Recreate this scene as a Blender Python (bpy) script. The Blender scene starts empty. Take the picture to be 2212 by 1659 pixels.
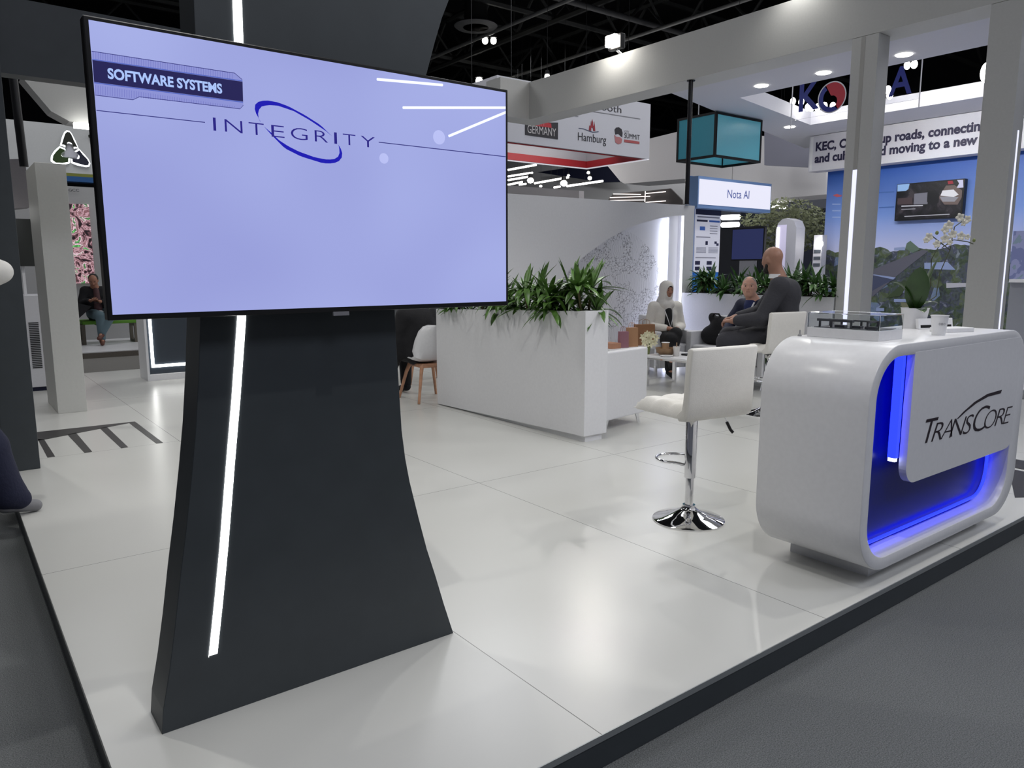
import bpy, bmesh, math, random
import numpy as np
from mathutils import Vector, Matrix
random.seed(7)
C = bpy.context.scene.collection
SC = bpy.context.scene

# ---------------------------------------------------------------- camera
FPX = 1620.0; YAW = math.radians(52.607); PIT = math.radians(-8.7774); ROL = math.radians(-0.0718)
P = 0.12          # top of the raised booth floor above the hall carpet
H = 1.57          # eye height above the hall carpet
_f = np.array([math.cos(YAW)*math.cos(PIT), math.sin(YAW)*math.cos(PIT), math.sin(PIT)])
_r = np.array([math.sin(YAW), -math.cos(YAW), 0.0]); _u = np.cross(_r, _f)
_r2 = math.cos(ROL)*_r + math.sin(ROL)*_u; _u2 = -math.sin(ROL)*_r + math.cos(ROL)*_u
CAMR = np.stack([_r2, _u2, -_f], 1); CAMP = np.array([0.0, 0.0, H])
cd = bpy.data.cameras.new('camera'); cam = bpy.data.objects.new('camera', cd); C.objects.link(cam)
cd.sensor_width = 36.0; cd.lens = 36.0*FPX/2212.0; cd.clip_start = 0.05; cd.clip_end = 200
m = Matrix([list(CAMR[i])+[CAMP[i]] for i in range(3)]+[[0, 0, 0, 1]]); cam.matrix_world = m
SC.camera = cam

def ray(x, y): return CAMR @ np.array([(x-1106.0)/FPX, -(y-829.5)/FPX, -1.0])
def G(x, y, z=P): d = ray(x, y); return tuple(CAMP + d*(z-H)/d[2])          # point at height z
def OX(x, y, X): d = ray(x, y); return tuple(CAMP + d*X/d[0])                # point in the plane x = X
def OY(x, y, Y): d = ray(x, y); return tuple(CAMP + d*Y/d[1])                # point in the plane y = Y

# ---------------------------------------------------------------- world + exposure
w = bpy.data.worlds.new('World'); SC.world = w; w.use_nodes = True
w.node_tree.nodes['Background'].inputs[0].default_value = (0.80, 0.84, 1.0, 1)
w.node_tree.nodes['Background'].inputs[1].default_value = 0.10
SC.view_settings.view_transform = 'Standard'; SC.view_settings.look = 'None'
SC.view_settings.exposure = 0.0; SC.view_settings.gamma = 1.0; SC.view_settings.use_curve_mapping = False

# ---------------------------------------------------------------- lights of the hall and of the booth
def spot(loc, target, power, size=0.10, angle=100, blend=0.5, col=(1, 0.985, 0.94)):
    l = bpy.data.lights.new('spotlight', 'SPOT'); l.energy = power; l.shadow_soft_size = size
    l.spot_size = math.radians(angle); l.spot_blend = blend; l.color = col
    o = bpy.data.objects.new('spotlight', l); C.objects.link(o); o.location = loc
    o.rotation_euler = (Vector(target)-Vector(loc)).to_track_quat('-Z', 'Y').to_euler(); return o
def area(loc, sx, sy, power, col=(1, 0.99, 0.96), rot=(0, 0, 0)):
    l = bpy.data.lights.new('area_light', 'AREA'); l.shape = 'RECTANGLE'; l.size = sx; l.size_y = sy
    l.energy = power; l.color = col
    o = bpy.data.objects.new('area_light', l); C.objects.link(o); o.location = loc; o.rotation_euler = rot; return o
# soft light of the many lamps high under the hall roof
for (x, y) in ((1, -3), (7, -3), (13, -3), (-5, 3), (4, 6), (12, 4), (18, 9), (10, 14), (2, 15), (-4, 12), (20, 18), (16, 22), (24, 10), (14, 9)):
    area((x, y, 8.6) if y > 0 else (x, y-1, 7.5), 2.6, 2.6, 210 if (x > 9 or y > 13) else (190 if y < 0 else 62), (0.96, 0.97, 1.0) if y > 0 else (0.86, 0.89, 1.0))
# floodlights on the fascia of this booth
FL = [((1.4, 0.9, 5.1), (1.9, 3.0, 0), 250), ((5.2, 1.2, 5.1), (4.0, 3.5, 0), 240), ((7.9, 1.6, 5.1), (3.6, 3.0, 0), 260),
      ((8.6, 6.2, 5.1), (4.6, 4.2, 0), 240), ((8.6, 9.0, 5.1), (5.5, 6.0, 0), 220), ((0.2, 4.4, 5.0), (3.0, 4.2, 0), 220),
      ((0.2, 8.4, 5.0), (2.6, 8.4, 0), 220), ((4.4, 11.4, 5.0), (4.0, 8.0, 0), 200),
      ((3.55, 5.3, 5.1), (3.9, 5.4, 0), 130), ((2.3, 3.4, 5.1), (2.5, 2.4, 0), 90)]
for a, b, pw in FL: spot(a, b, pw*0.62, 0.04, 95, 0.6)

# ---------------------------------------------------------------- materials
MATS = {}
def mat(name, col, rough=0.5, metal=0.0, spec=0.5, emit=None, es=1.0, trans=0.0, ior=1.45, noise=None, bump=None, alpha=1.0, coat=0.0):
    if name in MATS: return MATS[name]
    m = bpy.data.materials.new(name); m.use_nodes = True; nt = m.node_tree; b = nt.nodes['Principled BSDF']
    c = (col[0], col[1], col[2], 1)
    b.inputs['Base Color'].default_value = c; b.inputs['Roughness'].default_value = rough; b.inputs['Metallic'].default_value = metal
    b.inputs['Specular IOR Level'].default_value = spec; b.inputs['IOR'].default_value = ior
    b.inputs['Transmission Weight'].default_value = trans; b.inputs['Alpha'].default_value = alpha; b.inputs['Coat Weight'].default_value = coat
    if emit: b.inputs['Emission Color'].default_value = (emit[0], emit[1], emit[2], 1); b.inputs['Emission Strength'].default_value = es
    tc = nt.nodes.new('ShaderNodeTexCoord')
    sc, amt = noise if noise else (40.0, 0.02)
    n = nt.nodes.new('ShaderNodeTexNoise'); n.inputs['Scale'].default_value = sc; n.inputs['Detail'].default_value = 4
    nt.links.new(tc.outputs['Object'], n.inputs['Vector'])
    r = nt.nodes.new('ShaderNodeValToRGB')
    r.color_ramp.elements[0].position = 0.3; r.color_ramp.elements[1].position = 0.7
    r.color_ramp.elements[0].color = tuple(max(0, v*(1-amt)) for v in col)+(1,)
    r.color_ramp.elements[1].color = tuple(min(1, v*(1+amt)) for v in col)+(1,)
    nt.links.new(n.outputs['Fac'], r.inputs['Fac']); nt.links.new(r.outputs['Color'], b.inputs['Base Color'])
    if bump:
        bn = nt.nodes.new('ShaderNodeTexNoise'); bn.inputs['Scale'].default_value = bump[0]; bn.inputs['Detail'].default_value = 3
        nt.links.new(tc.outputs['Object'], bn.inputs['Vector'])
        bp = nt.nodes.new('ShaderNodeBump'); bp.inputs['Strength'].default_value = bump[1]; bp.inputs['Distance'].default_value = 0.01
        nt.links.new(bn.outputs['Fac'], bp.inputs['Height']); nt.links.new(bp.outputs['Normal'], b.inputs['Normal'])
    MATS[name] = m; return m
def s2l(*c): return tuple((v/255/12.92) if v/255 <= 0.04045 else ((v/255+0.055)/1.055)**2.4 for v in c)
def flat(name, c, es=1.0, rough=0.35):     # printed or lit picture colour
    return mat(name, tuple(0.0 for _ in c), rough, emit=c, es=es)

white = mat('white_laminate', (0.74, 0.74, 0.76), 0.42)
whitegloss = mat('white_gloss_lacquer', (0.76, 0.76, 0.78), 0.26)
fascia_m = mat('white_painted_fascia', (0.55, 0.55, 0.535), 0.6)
dark = mat('charcoal_paint', s2l(57, 62, 66), 0.42, noise=(9, 0.06))
black = mat('black_plastic', (0.008, 0.008, 0.009), 0.35)
blackm = mat('matt_black', (0.006, 0.006, 0.007), 0.8)
chrome = mat('chrome', (0.85, 0.85, 0.87), 0.05, 1.0)
led = mat('white_led', (0, 0, 0), 0.4, emit=(1, 1, 0.97), es=7)
ledc = mat('cool_led', (0, 0, 0), 0.4, emit=(0.74, 0.76, 1.0), es=1.25)
ledblue = mat('blue_led', (0, 0, 0), 0.4, emit=(0.010, 0.020, 1.0), es=4)
lampw = mat('lamp_glow', (0, 0, 0), 0.4, emit=(1, 0.97, 0.9), es=14)
bigl = mat('floodlight_glow', (0, 0, 0), 0.4, emit=(1, 0.93, 0.82), es=40)
leather = mat('white_leatherette', (0.72, 0.70, 0.66), 0.5, bump=(180, 0.15))
leatherw = mat('white_armchair_leatherette', (0.70, 0.70, 0.72), 0.5, bump=(120, 0.1))
glass = mat('clear_glass', (0.95, 0.97, 1.0), 0.02, trans=1.0, ior=1.08)
wood = mat('beech_wood', s2l(176, 132, 104), 0.5, noise=(14, 0.2))
skin = mat('skin', s2l(196, 150, 130), 0.55, noise=(30, 0.05), bump=(60, 0.1))
skint = mat('tanned_skin', s2l(158, 118, 100), 0.5, noise=(30, 0.05))
skind = mat('medium_skin_tone', s2l(170, 122, 100), 0.55, noise=(30, 0.05))  # even skin tone between the plain and the tanned one
navy = mat('navy_cloth', s2l(24, 28, 52), 0.85, bump=(60, 0.3))
blackc = mat('black_cloth', (0.010, 0.010, 0.012), 0.85, bump=(60, 0.3))
suit = mat('charcoal_suit_cloth', s2l(52, 52, 58), 0.85, bump=(60, 0.3))
cream = mat('cream_cloth', s2l(226, 222, 214), 0.85, bump=(50, 0.3))
blueshirt = mat('blue_shirt_cloth', s2l(34, 44, 88), 0.8, bump=(60, 0.3))
hairm = mat('dark_hair', (0.012, 0.009, 0.008), 0.5, bump=(120, 0.5))
hairg = mat('grey_hair', s2l(150, 140, 132), 0.6, bump=(120, 0.5))
leaf = mat('dracaena_leaf', s2l(78, 112, 50), 0.35, noise=(18, 0.5))
leaf2 = mat('fig_leaf', s2l(70, 106, 54), 0.32, noise=(18, 0.5))
stemm = mat('plant_stem', s2l(92, 84, 56), 0.7)
soil = mat('soil', s2l(40, 34, 30), 0.95)

# white exhibition floor: large sheets, thin grey joints
def floor_mat():
    m = bpy.data.materials.new('white_vinyl_floor'); m.use_nodes = True; nt = m.node_tree; b = nt.nodes['Principled BSDF']
    tc = nt.nodes.new('ShaderNodeTexCoord'); sp = nt.nodes.new('ShaderNodeSeparateXYZ'); nt.links.new(tc.outputs['Object'], sp.inputs[0])
    def joint(out, off, step, w):
        a = nt.nodes.new('ShaderNodeMath'); a.operation = 'SUBTRACT'; nt.links.new(out, a.inputs[0]); a.inputs[1].default_value = off-step*20
        d = nt.nodes.new('ShaderNodeMath'); d.operation = 'DIVIDE'; nt.links.new(a.outputs[0], d.inputs[0]); d.inputs[1].default_value = step
        f = nt.nodes.new('ShaderNodeMath'); f.operation = 'FRACT'; nt.links.new(d.outputs[0], f.inputs[0])
        l = nt.nodes.new('ShaderNodeMath'); l.operation = 'LESS_THAN'; nt.links.new(f.outputs[0], l.inputs[0]); l.inputs[1].default_value = w/step
        return l.outputs[0]
    j1 = joint(sp.outputs['X'], 1.535, 1.297, 0.0035); j2 = joint(sp.outputs['Y'], 4.08, 2.60, 0.0035)
    mx = nt.nodes.new('ShaderNodeMath'); mx.operation = 'MAXIMUM'; nt.links.new(j1, mx.inputs[0]); nt.links.new(j2, mx.inputs[1])
    n = nt.nodes.new('ShaderNodeTexNoise'); n.inputs['Scale'].default_value = 1.3; n.inputs['Detail'].default_value = 6; nt.links.new(tc.outputs['Object'], n.inputs['Vector'])
    r = nt.nodes.new('ShaderNodeValToRGB'); r.color_ramp.elements[0].color = (0.575, 0.575, 0.55, 1); r.color_ramp.elements[1].color = (0.605, 0.605, 0.58, 1)
    nt.links.new(n.outputs['Fac'], r.inputs['Fac'])
    mi = nt.nodes.new('ShaderNodeMix'); mi.data_type = 'RGBA'; nt.links.new(mx.outputs[0], mi.inputs[0]); nt.links.new(r.outputs['Color'], mi.inputs[6]); mi.inputs[7].default_value = (0.16, 0.16, 0.15, 1)
    nt.links.new(mi.outputs[2], b.inputs['Base Color'])
    rr = nt.nodes.new('ShaderNodeMapRange'); nt.links.new(n.outputs['Fac'], rr.inputs[0]); rr.inputs[3].default_value = 0.24; rr.inputs[4].default_value = 0.30
    b.inputs['Roughness'].default_value = 0.27; return m
floorm = floor_mat()
carpet = mat('dark_grey_carpet', s2l(112, 115, 116), 0.95, noise=(220, 0.45), bump=(300, 0.8))
carpet2 = mat('grey_aisle_carpet', s2l(112, 110, 106), 0.95, noise=(60, 0.08))

# ---------------------------------------------------------------- mesh helpers
WL = {}     # world location of roots placed without rotation
class MB:
    def __init__(s): s.v = []; s.f = []
    def add(s, vs, fs):
        n = len(s.v); s.v += [tuple(map(float, p)) for p in vs]; s.f += [tuple(i+n for i in f) for f in fs]; return s
    def box(s, x0, x1, y0, y1, z0, z1):
        vs = [(x0, y0, z0), (x1, y0, z0), (x1, y1, z0), (x0, y1, z0), (x0, y0, z1), (x1, y0, z1), (x1, y1, z1), (x0, y1, z1)]
        return s.add(vs, [(3, 2, 1, 0), (4, 5, 6, 7), (0, 1, 5, 4), (1, 2, 6, 5), (2, 3, 7, 6), (3, 0, 4, 7)])
    def hexa(s, vs): return s.add(vs, [(3, 2, 1, 0), (4, 5, 6, 7), (0, 1, 5, 4), (1, 2, 6, 5), (2, 3, 7, 6), (3, 0, 4, 7)])
    def poly(s, pts): return s.add(pts, [tuple(range(len(pts)))])
    def prism(s, pts, off):        # planar polygon pushed along off
        n = len(pts); q = [tuple(np.array(p)+np.array(off)) for p in pts]
        return s.add(list(pts)+q, [tuple(range(n))[::-1], tuple(range(n, 2*n))]+[(i, (i+1) % n, n+(i+1) % n, n+i) for i in range(n)])
    def tube(s, pts, r, n=10, cap=True, r2=None):
        pts = [Vector(p) for p in pts]; rings = []; up = None
        for i, p in enumerate(pts):
            t = (pts[min(i+1, len(pts)-1)]-pts[max(i-1, 0)]).normalized()
            if up is None: up = Vector((0, 0, 1)) if abs(t.z) < 0.9 else Vector((1, 0, 0))
            a = t.cross(up).normalized(); b = a.cross(t).normalized(); up = b
            rr = r if r2 is None else r+(r2-r)*i/max(1, len(pts)-1)
            rings.append([p+a*rr*math.cos(2*math.pi*k/n)+b*rr*math.sin(2*math.pi*k/n) for k in range(n)])
        vs = [v for g in rings for v in g]; fs = []
        for i in range(len(rings)-1):
            for k in range(n): fs.append((i*n+k, i*n+(k+1) % n, (i+1)*n+(k+1) % n, (i+1)*n+k))
        if cap: fs += [tuple(range(n))[::-1], tuple((len(rings)-1)*n+k for k in range(n))]
        return s.add(vs, fs)
    def lathe(s, prof, c=(0, 0, 0), n=32):
        vs = []; fs = []
        for (r, z) in prof:
            for k in range(n): a = 2*math.pi*k/n; vs.append((c[0]+r*math.cos(a), c[1]+r*math.sin(a), c[2]+z))
        for i in range(len(prof)-1):
            for k in range(n): fs.append((i*n+k, i*n+(k+1) % n, (i+1)*n+(k+1) % n, (i+1)*n+k))
        fs.append(tuple(range(n))[::-1]); fs.append(tuple((len(prof)-1)*n+k for k in range(n)))
        return s.add(vs, fs)
    def ball(s, c, r, n=14, sq=(1, 1, 1)):
        prof = [(max(1e-4, math.sin(math.pi*i/n)), -math.cos(math.pi*i/n)) for i in range(n+1)]
        vs = []; fs = []; k2 = n*2
        for (q, z) in prof:
            for k in range(k2): a = 2*math.pi*k/k2; vs.append((c[0]+r*sq[0]*q*math.cos(a), c[1]+r*sq[1]*q*math.sin(a), c[2]+r*sq[2]*z))
        for i in range(n):
            for k in range(k2): fs.append((i*k2+k, i*k2+(k+1) % k2, (i+1)*k2+(k+1) % k2, (i+1)*k2+k))
        return s.add(vs, fs)
    def grid(s, P2):               # P2 rows of points
        n = len(P2[0]); vs = [p for r in P2 for p in r]
        return s.add(vs, [(i*n+j, i*n+j+1, (i+1)*n+j+1, (i+1)*n+j) for i in range(len(P2)-1) for j in range(n-1)])
    def build(s, name, m, parent=None, smooth=False, bevel=0.0, local=False, seg=2, angle=40, fix=True):
        me = bpy.data.meshes.new(name); o = bpy.data.objects.new(name, me); C.objects.link(o)
        vs = s.v
        if parent is not None:
            if not local and parent in WL:
                L = WL[parent]; vs = [(p[0]-L[0], p[1]-L[1], p[2]-L[2]) for p in vs]
            o.parent = parent
        WL[o] = WL.get(parent, (0, 0, 0)) if parent is not None else (0, 0, 0)
        me.from_pydata(vs, [], s.f)
        if fix or bevel:
            bm = bmesh.new(); bm.from_mesh(me)
            if fix: bmesh.ops.remove_doubles(bm, verts=bm.verts, dist=1e-5); bmesh.ops.recalc_face_normals(bm, faces=bm.faces)
            if bevel:
                es = [e for e in bm.edges if e.is_manifold and e.calc_face_angle(0) > math.radians(angle)]
                bmesh.ops.bevel(bm, geom=es, offset=bevel, segments=seg, affect='EDGES', profile=0.5, clamp_overlap=True)
            bm.to_mesh(me); bm.free()
        me.materials.append(m)
        if smooth:
            me.polygons.foreach_set('use_smooth', [True]*len(me.polygons))
            try: me.set_sharp_from_angle(angle=math.radians(50))
            except Exception: pass
        me.update(); return o
def tag(o, label=None, cat=None, group=None, kind=None):
    if label: o['label'] = label
    if cat: o['category'] = cat
    if group: o['group'] = group
    if kind: o['kind'] = kind
    return o
def thing(name, loc, label, cat, rz=0.0, group=None, kind=None):
    o = bpy.data.objects.new(name, None); C.objects.link(o); o.empty_display_size = 0.1
    o.location = loc; o.rotation_euler = (0, 0, rz)
    if rz == 0.0: WL[o] = tuple(loc)
    else: WL[o] = (0, 0, 0)
    return tag(o, label, cat, group, kind)
def kids(o): return [c for c in bpy.data.objects if c.parent == o]
def copy_tree(o, parent=None):
    c = o.copy(); C.objects.link(c); c.parent = parent
    for ch in kids(o): copy_tree(ch, c)
    return c
def rrect(x0, x1, z0, z1, r, n=8):     # rounded rectangle, counter-clockwise
    if not isinstance(r, (list, tuple)): r = [r]*4
    out = []
    for (cx, cz, a0, q) in ((x1-r[0], z0+r[0], -90, r[0]), (x1-r[1], z1-r[1], 0, r[1]), (x0+r[2], z1-r[2], 90, r[2]), (x0+r[3], z0+r[3], 180, r[3])):
        for i in range(n+1):
            a = math.radians(a0+90*i/n); out.append((cx+q*math.cos(a), cz+q*math.sin(a)))
    return out

# lettering: text fitted between two points on its own surface
def letters(txt, A, B, h, m, name='lettering', parent=None, shear=0.0, bold=0.0, out=(0, -1, 0), lift=0.003, depth=0.001, up=(0, 0, 1)):
    cu = bpy.data.curves.new(name, 'FONT'); cu.body = txt; cu.size = 1.0; cu.shear = shear; cu.offset = bold; cu.extrude = 0.0; cu.resolution_u = 4
    to = bpy.data.objects.new('tmp', cu); C.objects.link(to)
    dg = bpy.context.evaluated_depsgraph_get(); dg.update(); me = bpy.data.meshes.new_from_object(to.evaluated_get(dg))
    bpy.data.objects.remove(to); bpy.data.curves.remove(cu)
    co = np.array([v.co[:] for v in me.vertices]); mn = co.min(0); mx = co.max(0)
    A = np.array(A, float); B = np.array(B, float); d = B-A; L = np.linalg.norm(d); d /= L; U = np.array(up, float); O = np.array(out, float)
    base = 0.0; cap = 0.729
    new = A + np.outer((co[:, 0]-mn[0])/(mx[0]-mn[0])*L, d) + np.outer((co[:, 1]-base)/cap*h, U) + O*lift
    fs = [tuple(p.vertices) for p in me.polygons]; bpy.data.meshes.remove(me)
    mb = MB(); mb.add([tuple(p) for p in new], fs)
    return mb.build(name, m, parent, fix=False)
# ---------------------------------------------------------------- smooth blended bodies (distance field + surface nets)
def cap(a, b, ra, rb=None, k=0.02): return ('c', np.array(a, float), np.array(b, float), ra, ra if rb is None else rb, k)
def ell(c, r, k=0.02, rot=None): return ('e', np.array(c, float), np.array(r, float), rot, None, k)
def sub(p): return ('s', p)
def _dist(pr, X):
    if pr[0] == 'c':
        _, a, b, ra, rb, k = pr; ba = b-a; L = max(1e-9, ba@ba); t = np.clip(((X-a)@ba)/L, 0, 1)
        return np.linalg.norm(X-a-t[..., None]*ba, axis=-1)-(ra+(rb-ra)*t)
    _, c, r, rot, _, k = pr; q = X-c
    if rot is not None: q = q@rot
    k0 = np.linalg.norm(q/r, axis=-1); k1 = np.linalg.norm(q/(r*r), axis=-1)+1e-9
    return k0*(k0-1)/k1
def _bb(pr, mg):
    if pr[0] == 'c': r = max(pr[3], pr[4])+mg; return np.minimum(pr[1], pr[2])-r, np.maximum(pr[1], pr[2])+r
    r = (pr[2].max() if pr[3] is not None else pr[2])+mg; return pr[1]-r, pr[1]+r
def sdf_mesh(prims, res):
    pos = [p for p in prims if p[0] != 's']
    lo = np.min([_bb(p, 0.02)[0] for p in pos], 0); hi = np.max([_bb(p, 0.02)[1] for p in pos], 0)
    n = np.ceil((hi-lo)/res).astype(int)+2
    D = np.full(n, 0.05, np.float32)
    for p in prims:
        neg = p[0] == 's'; q = p[1] if neg else p; k = q[5]
        a, b = _bb(q, k+3*res); i0 = np.clip(np.floor((a-lo)/res).astype(int), 0, n); i1 = np.clip(np.ceil((b-lo)/res).astype(int)+1, 0, n)
        if (i1 <= i0).any(): continue
        ax = [lo[j]+res*np.arange(i0[j], i1[j]) for j in range(3)]
        X = np.stack(np.meshgrid(*ax, indexing='ij'), -1); d = _dist(q, X).astype(np.float32)
        sl = tuple(slice(i0[j], i1[j]) for j in range(3)); o = D[sl]
        if neg: D[sl] = np.maximum(o, -d)
        else:
            h = np.maximum(k-np.abs(o-d), 0)/max(k, 1e-6); D[sl] = np.minimum(o, d)-h*h*k*0.25
    S = D < 0
    c8 = np.stack([S[i:n[0]-1+i, j:n[1]-1+j, k:n[2]-1+k] for i in (0, 1) for j in (0, 1) for k in (0, 1)])
    cnt = c8.sum(0); act = (cnt > 0) & (cnt < 8); idx = -np.ones(act.shape, int); cells = np.argwhere(act); idx[act] = np.arange(len(cells))
    acc = np.zeros((len(cells), 3)); num = np.zeros(len(cells)); ci = cells
    for axis in range(3):
        o1, o2 = [q for q in range(3) if q != axis]
        for a in (0, 1):
            for b in (0, 1):
                p0 = ci.copy(); p0[:, o1] += a; p0[:, o2] += b; p1 = p0.copy(); p1[:, axis] += 1
                d0 = D[tuple(p0.T)]; d1 = D[tuple(p1.T)]; cr = (d0 < 0) != (d1 < 0)
                t = np.where(cr, d0/np.where(cr, d0-d1, 1), 0); pt = p0.astype(float); pt[:, axis] += t
                acc[cr] += pt[cr]; num[cr] += 1
    V = lo+res*acc/np.maximum(num, 1)[:, None]; F = []
    for axis in range(3):
        o1, o2 = [(1, 2), (2, 0), (0, 1)][axis]
        sl0 = [slice(1, -1)]*3; sl1 = [slice(1, -1)]*3; sl0[axis] = slice(0, -1); sl1[axis] = slice(1, None)
        s0 = S[tuple(sl0)]; s1 = S[tuple(sl1)]; e = np.argwhere(s0 != s1); e2 = e.copy()
        for q in range(3):
            if q != axis: e2[:, q] += 1
        flip = ~s0[tuple(e.T)]
        def cell(a, b): q = e2.copy(); q[:, o1] -= a; q[:, o2] -= b; return idx[tuple(q.T)]
        a, b, c, d = cell(1, 1), cell(0, 1), cell(0, 0), cell(1, 0); Q = np.stack([a, b, c, d], 1); Q[flip] = Q[flip][:, ::-1]; F.append(Q)
    return V, np.concatenate(F)
def sdf_part(name, prims, res, m, parent):
    V, F = sdf_mesh(prims, res)
    me = bpy.data.meshes.new(name); me.from_pydata(V.tolist(), [], F.tolist()); me.materials.append(m)
    me.polygons.foreach_set('use_smooth', [True]*len(me.polygons)); me.update()
    o = bpy.data.objects.new(name, me); C.objects.link(o); o.parent = parent
    sm = o.modifiers.new('smooth', 'SMOOTH'); sm.factor = 0.5; sm.iterations = 2
    return o
def U(v): v = np.array(v, float); return v/np.linalg.norm(v)
def hand(wr, d, nrm, side, curl=0.5):
    # wrist, pointing direction, palm normal, +1 thumb on the (d x n) side
    d = U(d); nn = np.array(nrm, float); nn = U(nn-d*(nn@d)); s = np.cross(d, nn)*side; wr = np.array(wr, float)
    pc = wr+d*0.05; P_ = [cap(wr, wr+d*0.02, 0.026, 0.028, 0.02)]
    for j, q in enumerate((0.027, 0.009, -0.009, -0.026)): P_.append(cap(wr+d*0.015+s*q*0.5, wr+d*0.085+s*q, 0.014, 0.012, 0.012))
    for j, (q, L) in enumerate(((0.029, 0.070), (0.010, 0.078), (-0.009, 0.072), (-0.028, 0.056))):
        b = wr+d*0.088+s*q; c1 = curl*(0.9+0.12*j); d1 = U(d*math.cos(c1*0.6)+nn*math.sin(c1*0.6)+s*q*1.5); m1 = b+d1*L*0.48
        d2 = U(d*math.cos(c1*1.5)+nn*math.sin(c1*1.5)); m2 = m1+d2*L*0.32; d3 = U(d*math.cos(c1*2.1)+nn*math.sin(c1*2.1)); m3 = m2+d3*L*0.25
        P_ += [cap(b, m1, 0.0095, 0.0088, 0.004), cap(m1, m2, 0.0088, 0.0082, 0.002), cap(m2, m3, 0.0082, 0.0070, 0.002)]
    t0 = wr+d*0.02+s*0.024; t1 = t0+U(d*0.6+s*0.7+nn*0.35)*0.042; t2 = t1+U(d*0.8+s*0.25+nn*0.5)*0.034
    P_ += [cap(t0, t1, 0.014, 0.0115, 0.008), cap(t1, t2, 0.011, 0.0085, 0.003)]
    return P_
def rotz(a): c, s = math.cos(a), math.sin(a); return np.array([[c, -s, 0], [s, c, 0], [0, 0, 1.0]])
def roty(a): c, s = math.cos(a), math.sin(a); return np.array([[c, 0, s], [0, 1, 0], [-s, 0, c]])
def head_prims(hc, R, jaw=1.0):
    def T(p): return np.array(hc)+R@np.array(p, float)
    return [ell(T((-0.008, 0, 0.030)), (0.094, 0.074, 0.088), 0.02, R), ell(T((0.022, 0, -0.025)), (0.066, 0.062*jaw, 0.080), 0.03, R),
            ell(T((0.040, 0, -0.082)), (0.038, 0.036*jaw, 0.028), 0.03, R),
            cap(T((0.084, 0, 0.016)), T((0.104, 0, -0.020)), 0.009, 0.013, 0.012), ell(T((0.094, 0.011, -0.024)), (0.010, 0.009, 0.008), 0.006, R), ell(T((0.094, -0.011, -0.024)), (0.010, 0.009, 0.008), 0.006, R),
            cap(T((0.078, -0.032, 0.030)), T((0.078, 0.032, 0.030)), 0.009, 0.009, 0.012),
            cap(T((0.083, -0.018, -0.048)), T((0.083, 0.018, -0.048)), 0.0075, 0.0075, 0.006), cap(T((0.081, -0.016, -0.058)), T((0.081, 0.016, -0.058)), 0.0085, 0.0085, 0.006),
            ell(T((0.060, 0.040, -0.012)), (0.022, 0.020, 0.020), 0.02, R), ell(T((0.060, -0.040, -0.012)), (0.022, 0.020, 0.020), 0.02, R),
            sub(ell(T((0.092, 0.031, 0.012)), (0.014, 0.014, 0.010), 0.01, R)), sub(ell(T((0.092, -0.031, 0.012)), (0.014, 0.014, 0.010), 0.01, R)),
            ell(T((-0.005, 0.076, -0.005)), (0.018, 0.009, 0.031), 0.006, R), ell(T((-0.005, -0.076, -0.005)), (0.018, 0.009, 0.031), 0.006, R)]
def face_parts(parent, hc, R, browm):
    def T(p): return tuple(np.array(hc)+R@np.array(p, float))
    for s in (1, -1):
        o = MB().ball(T((0.071, 0.031*s, 0.010)), 0.0125, 8).build('eye', mat('eye_white', (0.55, 0.52, 0.5), 0.2), parent, True, local=True)
        MB().ball(T((0.0795, 0.031*s, 0.010)), 0.0068, 8).build('iris', mat('dark_iris', (0.02, 0.012, 0.01), 0.2), o, True, local=True)
        MB().tube([T((0.084, 0.016*s, 0.031)), T((0.083, 0.032*s, 0.036)), T((0.074, 0.046*s, 0.031))], 0.0048, 6).build('eyebrow', browm, parent, True, local=True)
    MB().tube([T((0.089, -0.020, -0.052)), T((0.093, 0, -0.053)), T((0.089, 0.020, -0.052))], 0.0022, 6).build('lip_line', mat('lip', s2l(120, 70, 66), 0.5), parent, True, local=True)
def body_prims(J, hR, jaw=1.0, hands=True, sc=1.0):
    B = []; g = lambda k: np.array(J[k], float)
    B += head_prims(J['head'], hR, jaw)
    B += [cap(g('neck'), g('head')+hR@np.array([-0.02, 0, -0.04]), 0.059, 0.056, 0.03)]
    B += [cap(g('pel'), g('chest'), 0.11*sc, 0.12*sc, 0.06), cap(g('shL'), g('shR'), 0.055*sc, 0.055*sc, 0.06), cap(g('chest'), g('neck'), 0.10*sc, 0.05, 0.06)]
    for s in 'LR':
        B += [cap(g('sh'+s), g('el'+s), 0.048*sc, 0.038*sc, 0.02), cap(g('el'+s), g('wr'+s), 0.039*sc, 0.026, 0.01),
              cap(g('pel')+(g('hip'+s)-g('pel'))*0.6, g('hip'+s), 0.09*sc, 0.085*sc, 0.04), cap(g('hip'+s), g('kn'+s), 0.080*sc, 0.055*sc, 0.03), cap(g('kn'+s), g('an'+s), 0.055*sc, 0.036, 0.02),
              cap(g('an'+s), g('to'+s), 0.034, 0.028, 0.02)]
        if hands: B += hand(J['wr'+s], J['hd'+s], J['hn'+s], J.get('th'+s, 1), J.get('curl', 0.7))
    return B
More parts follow.
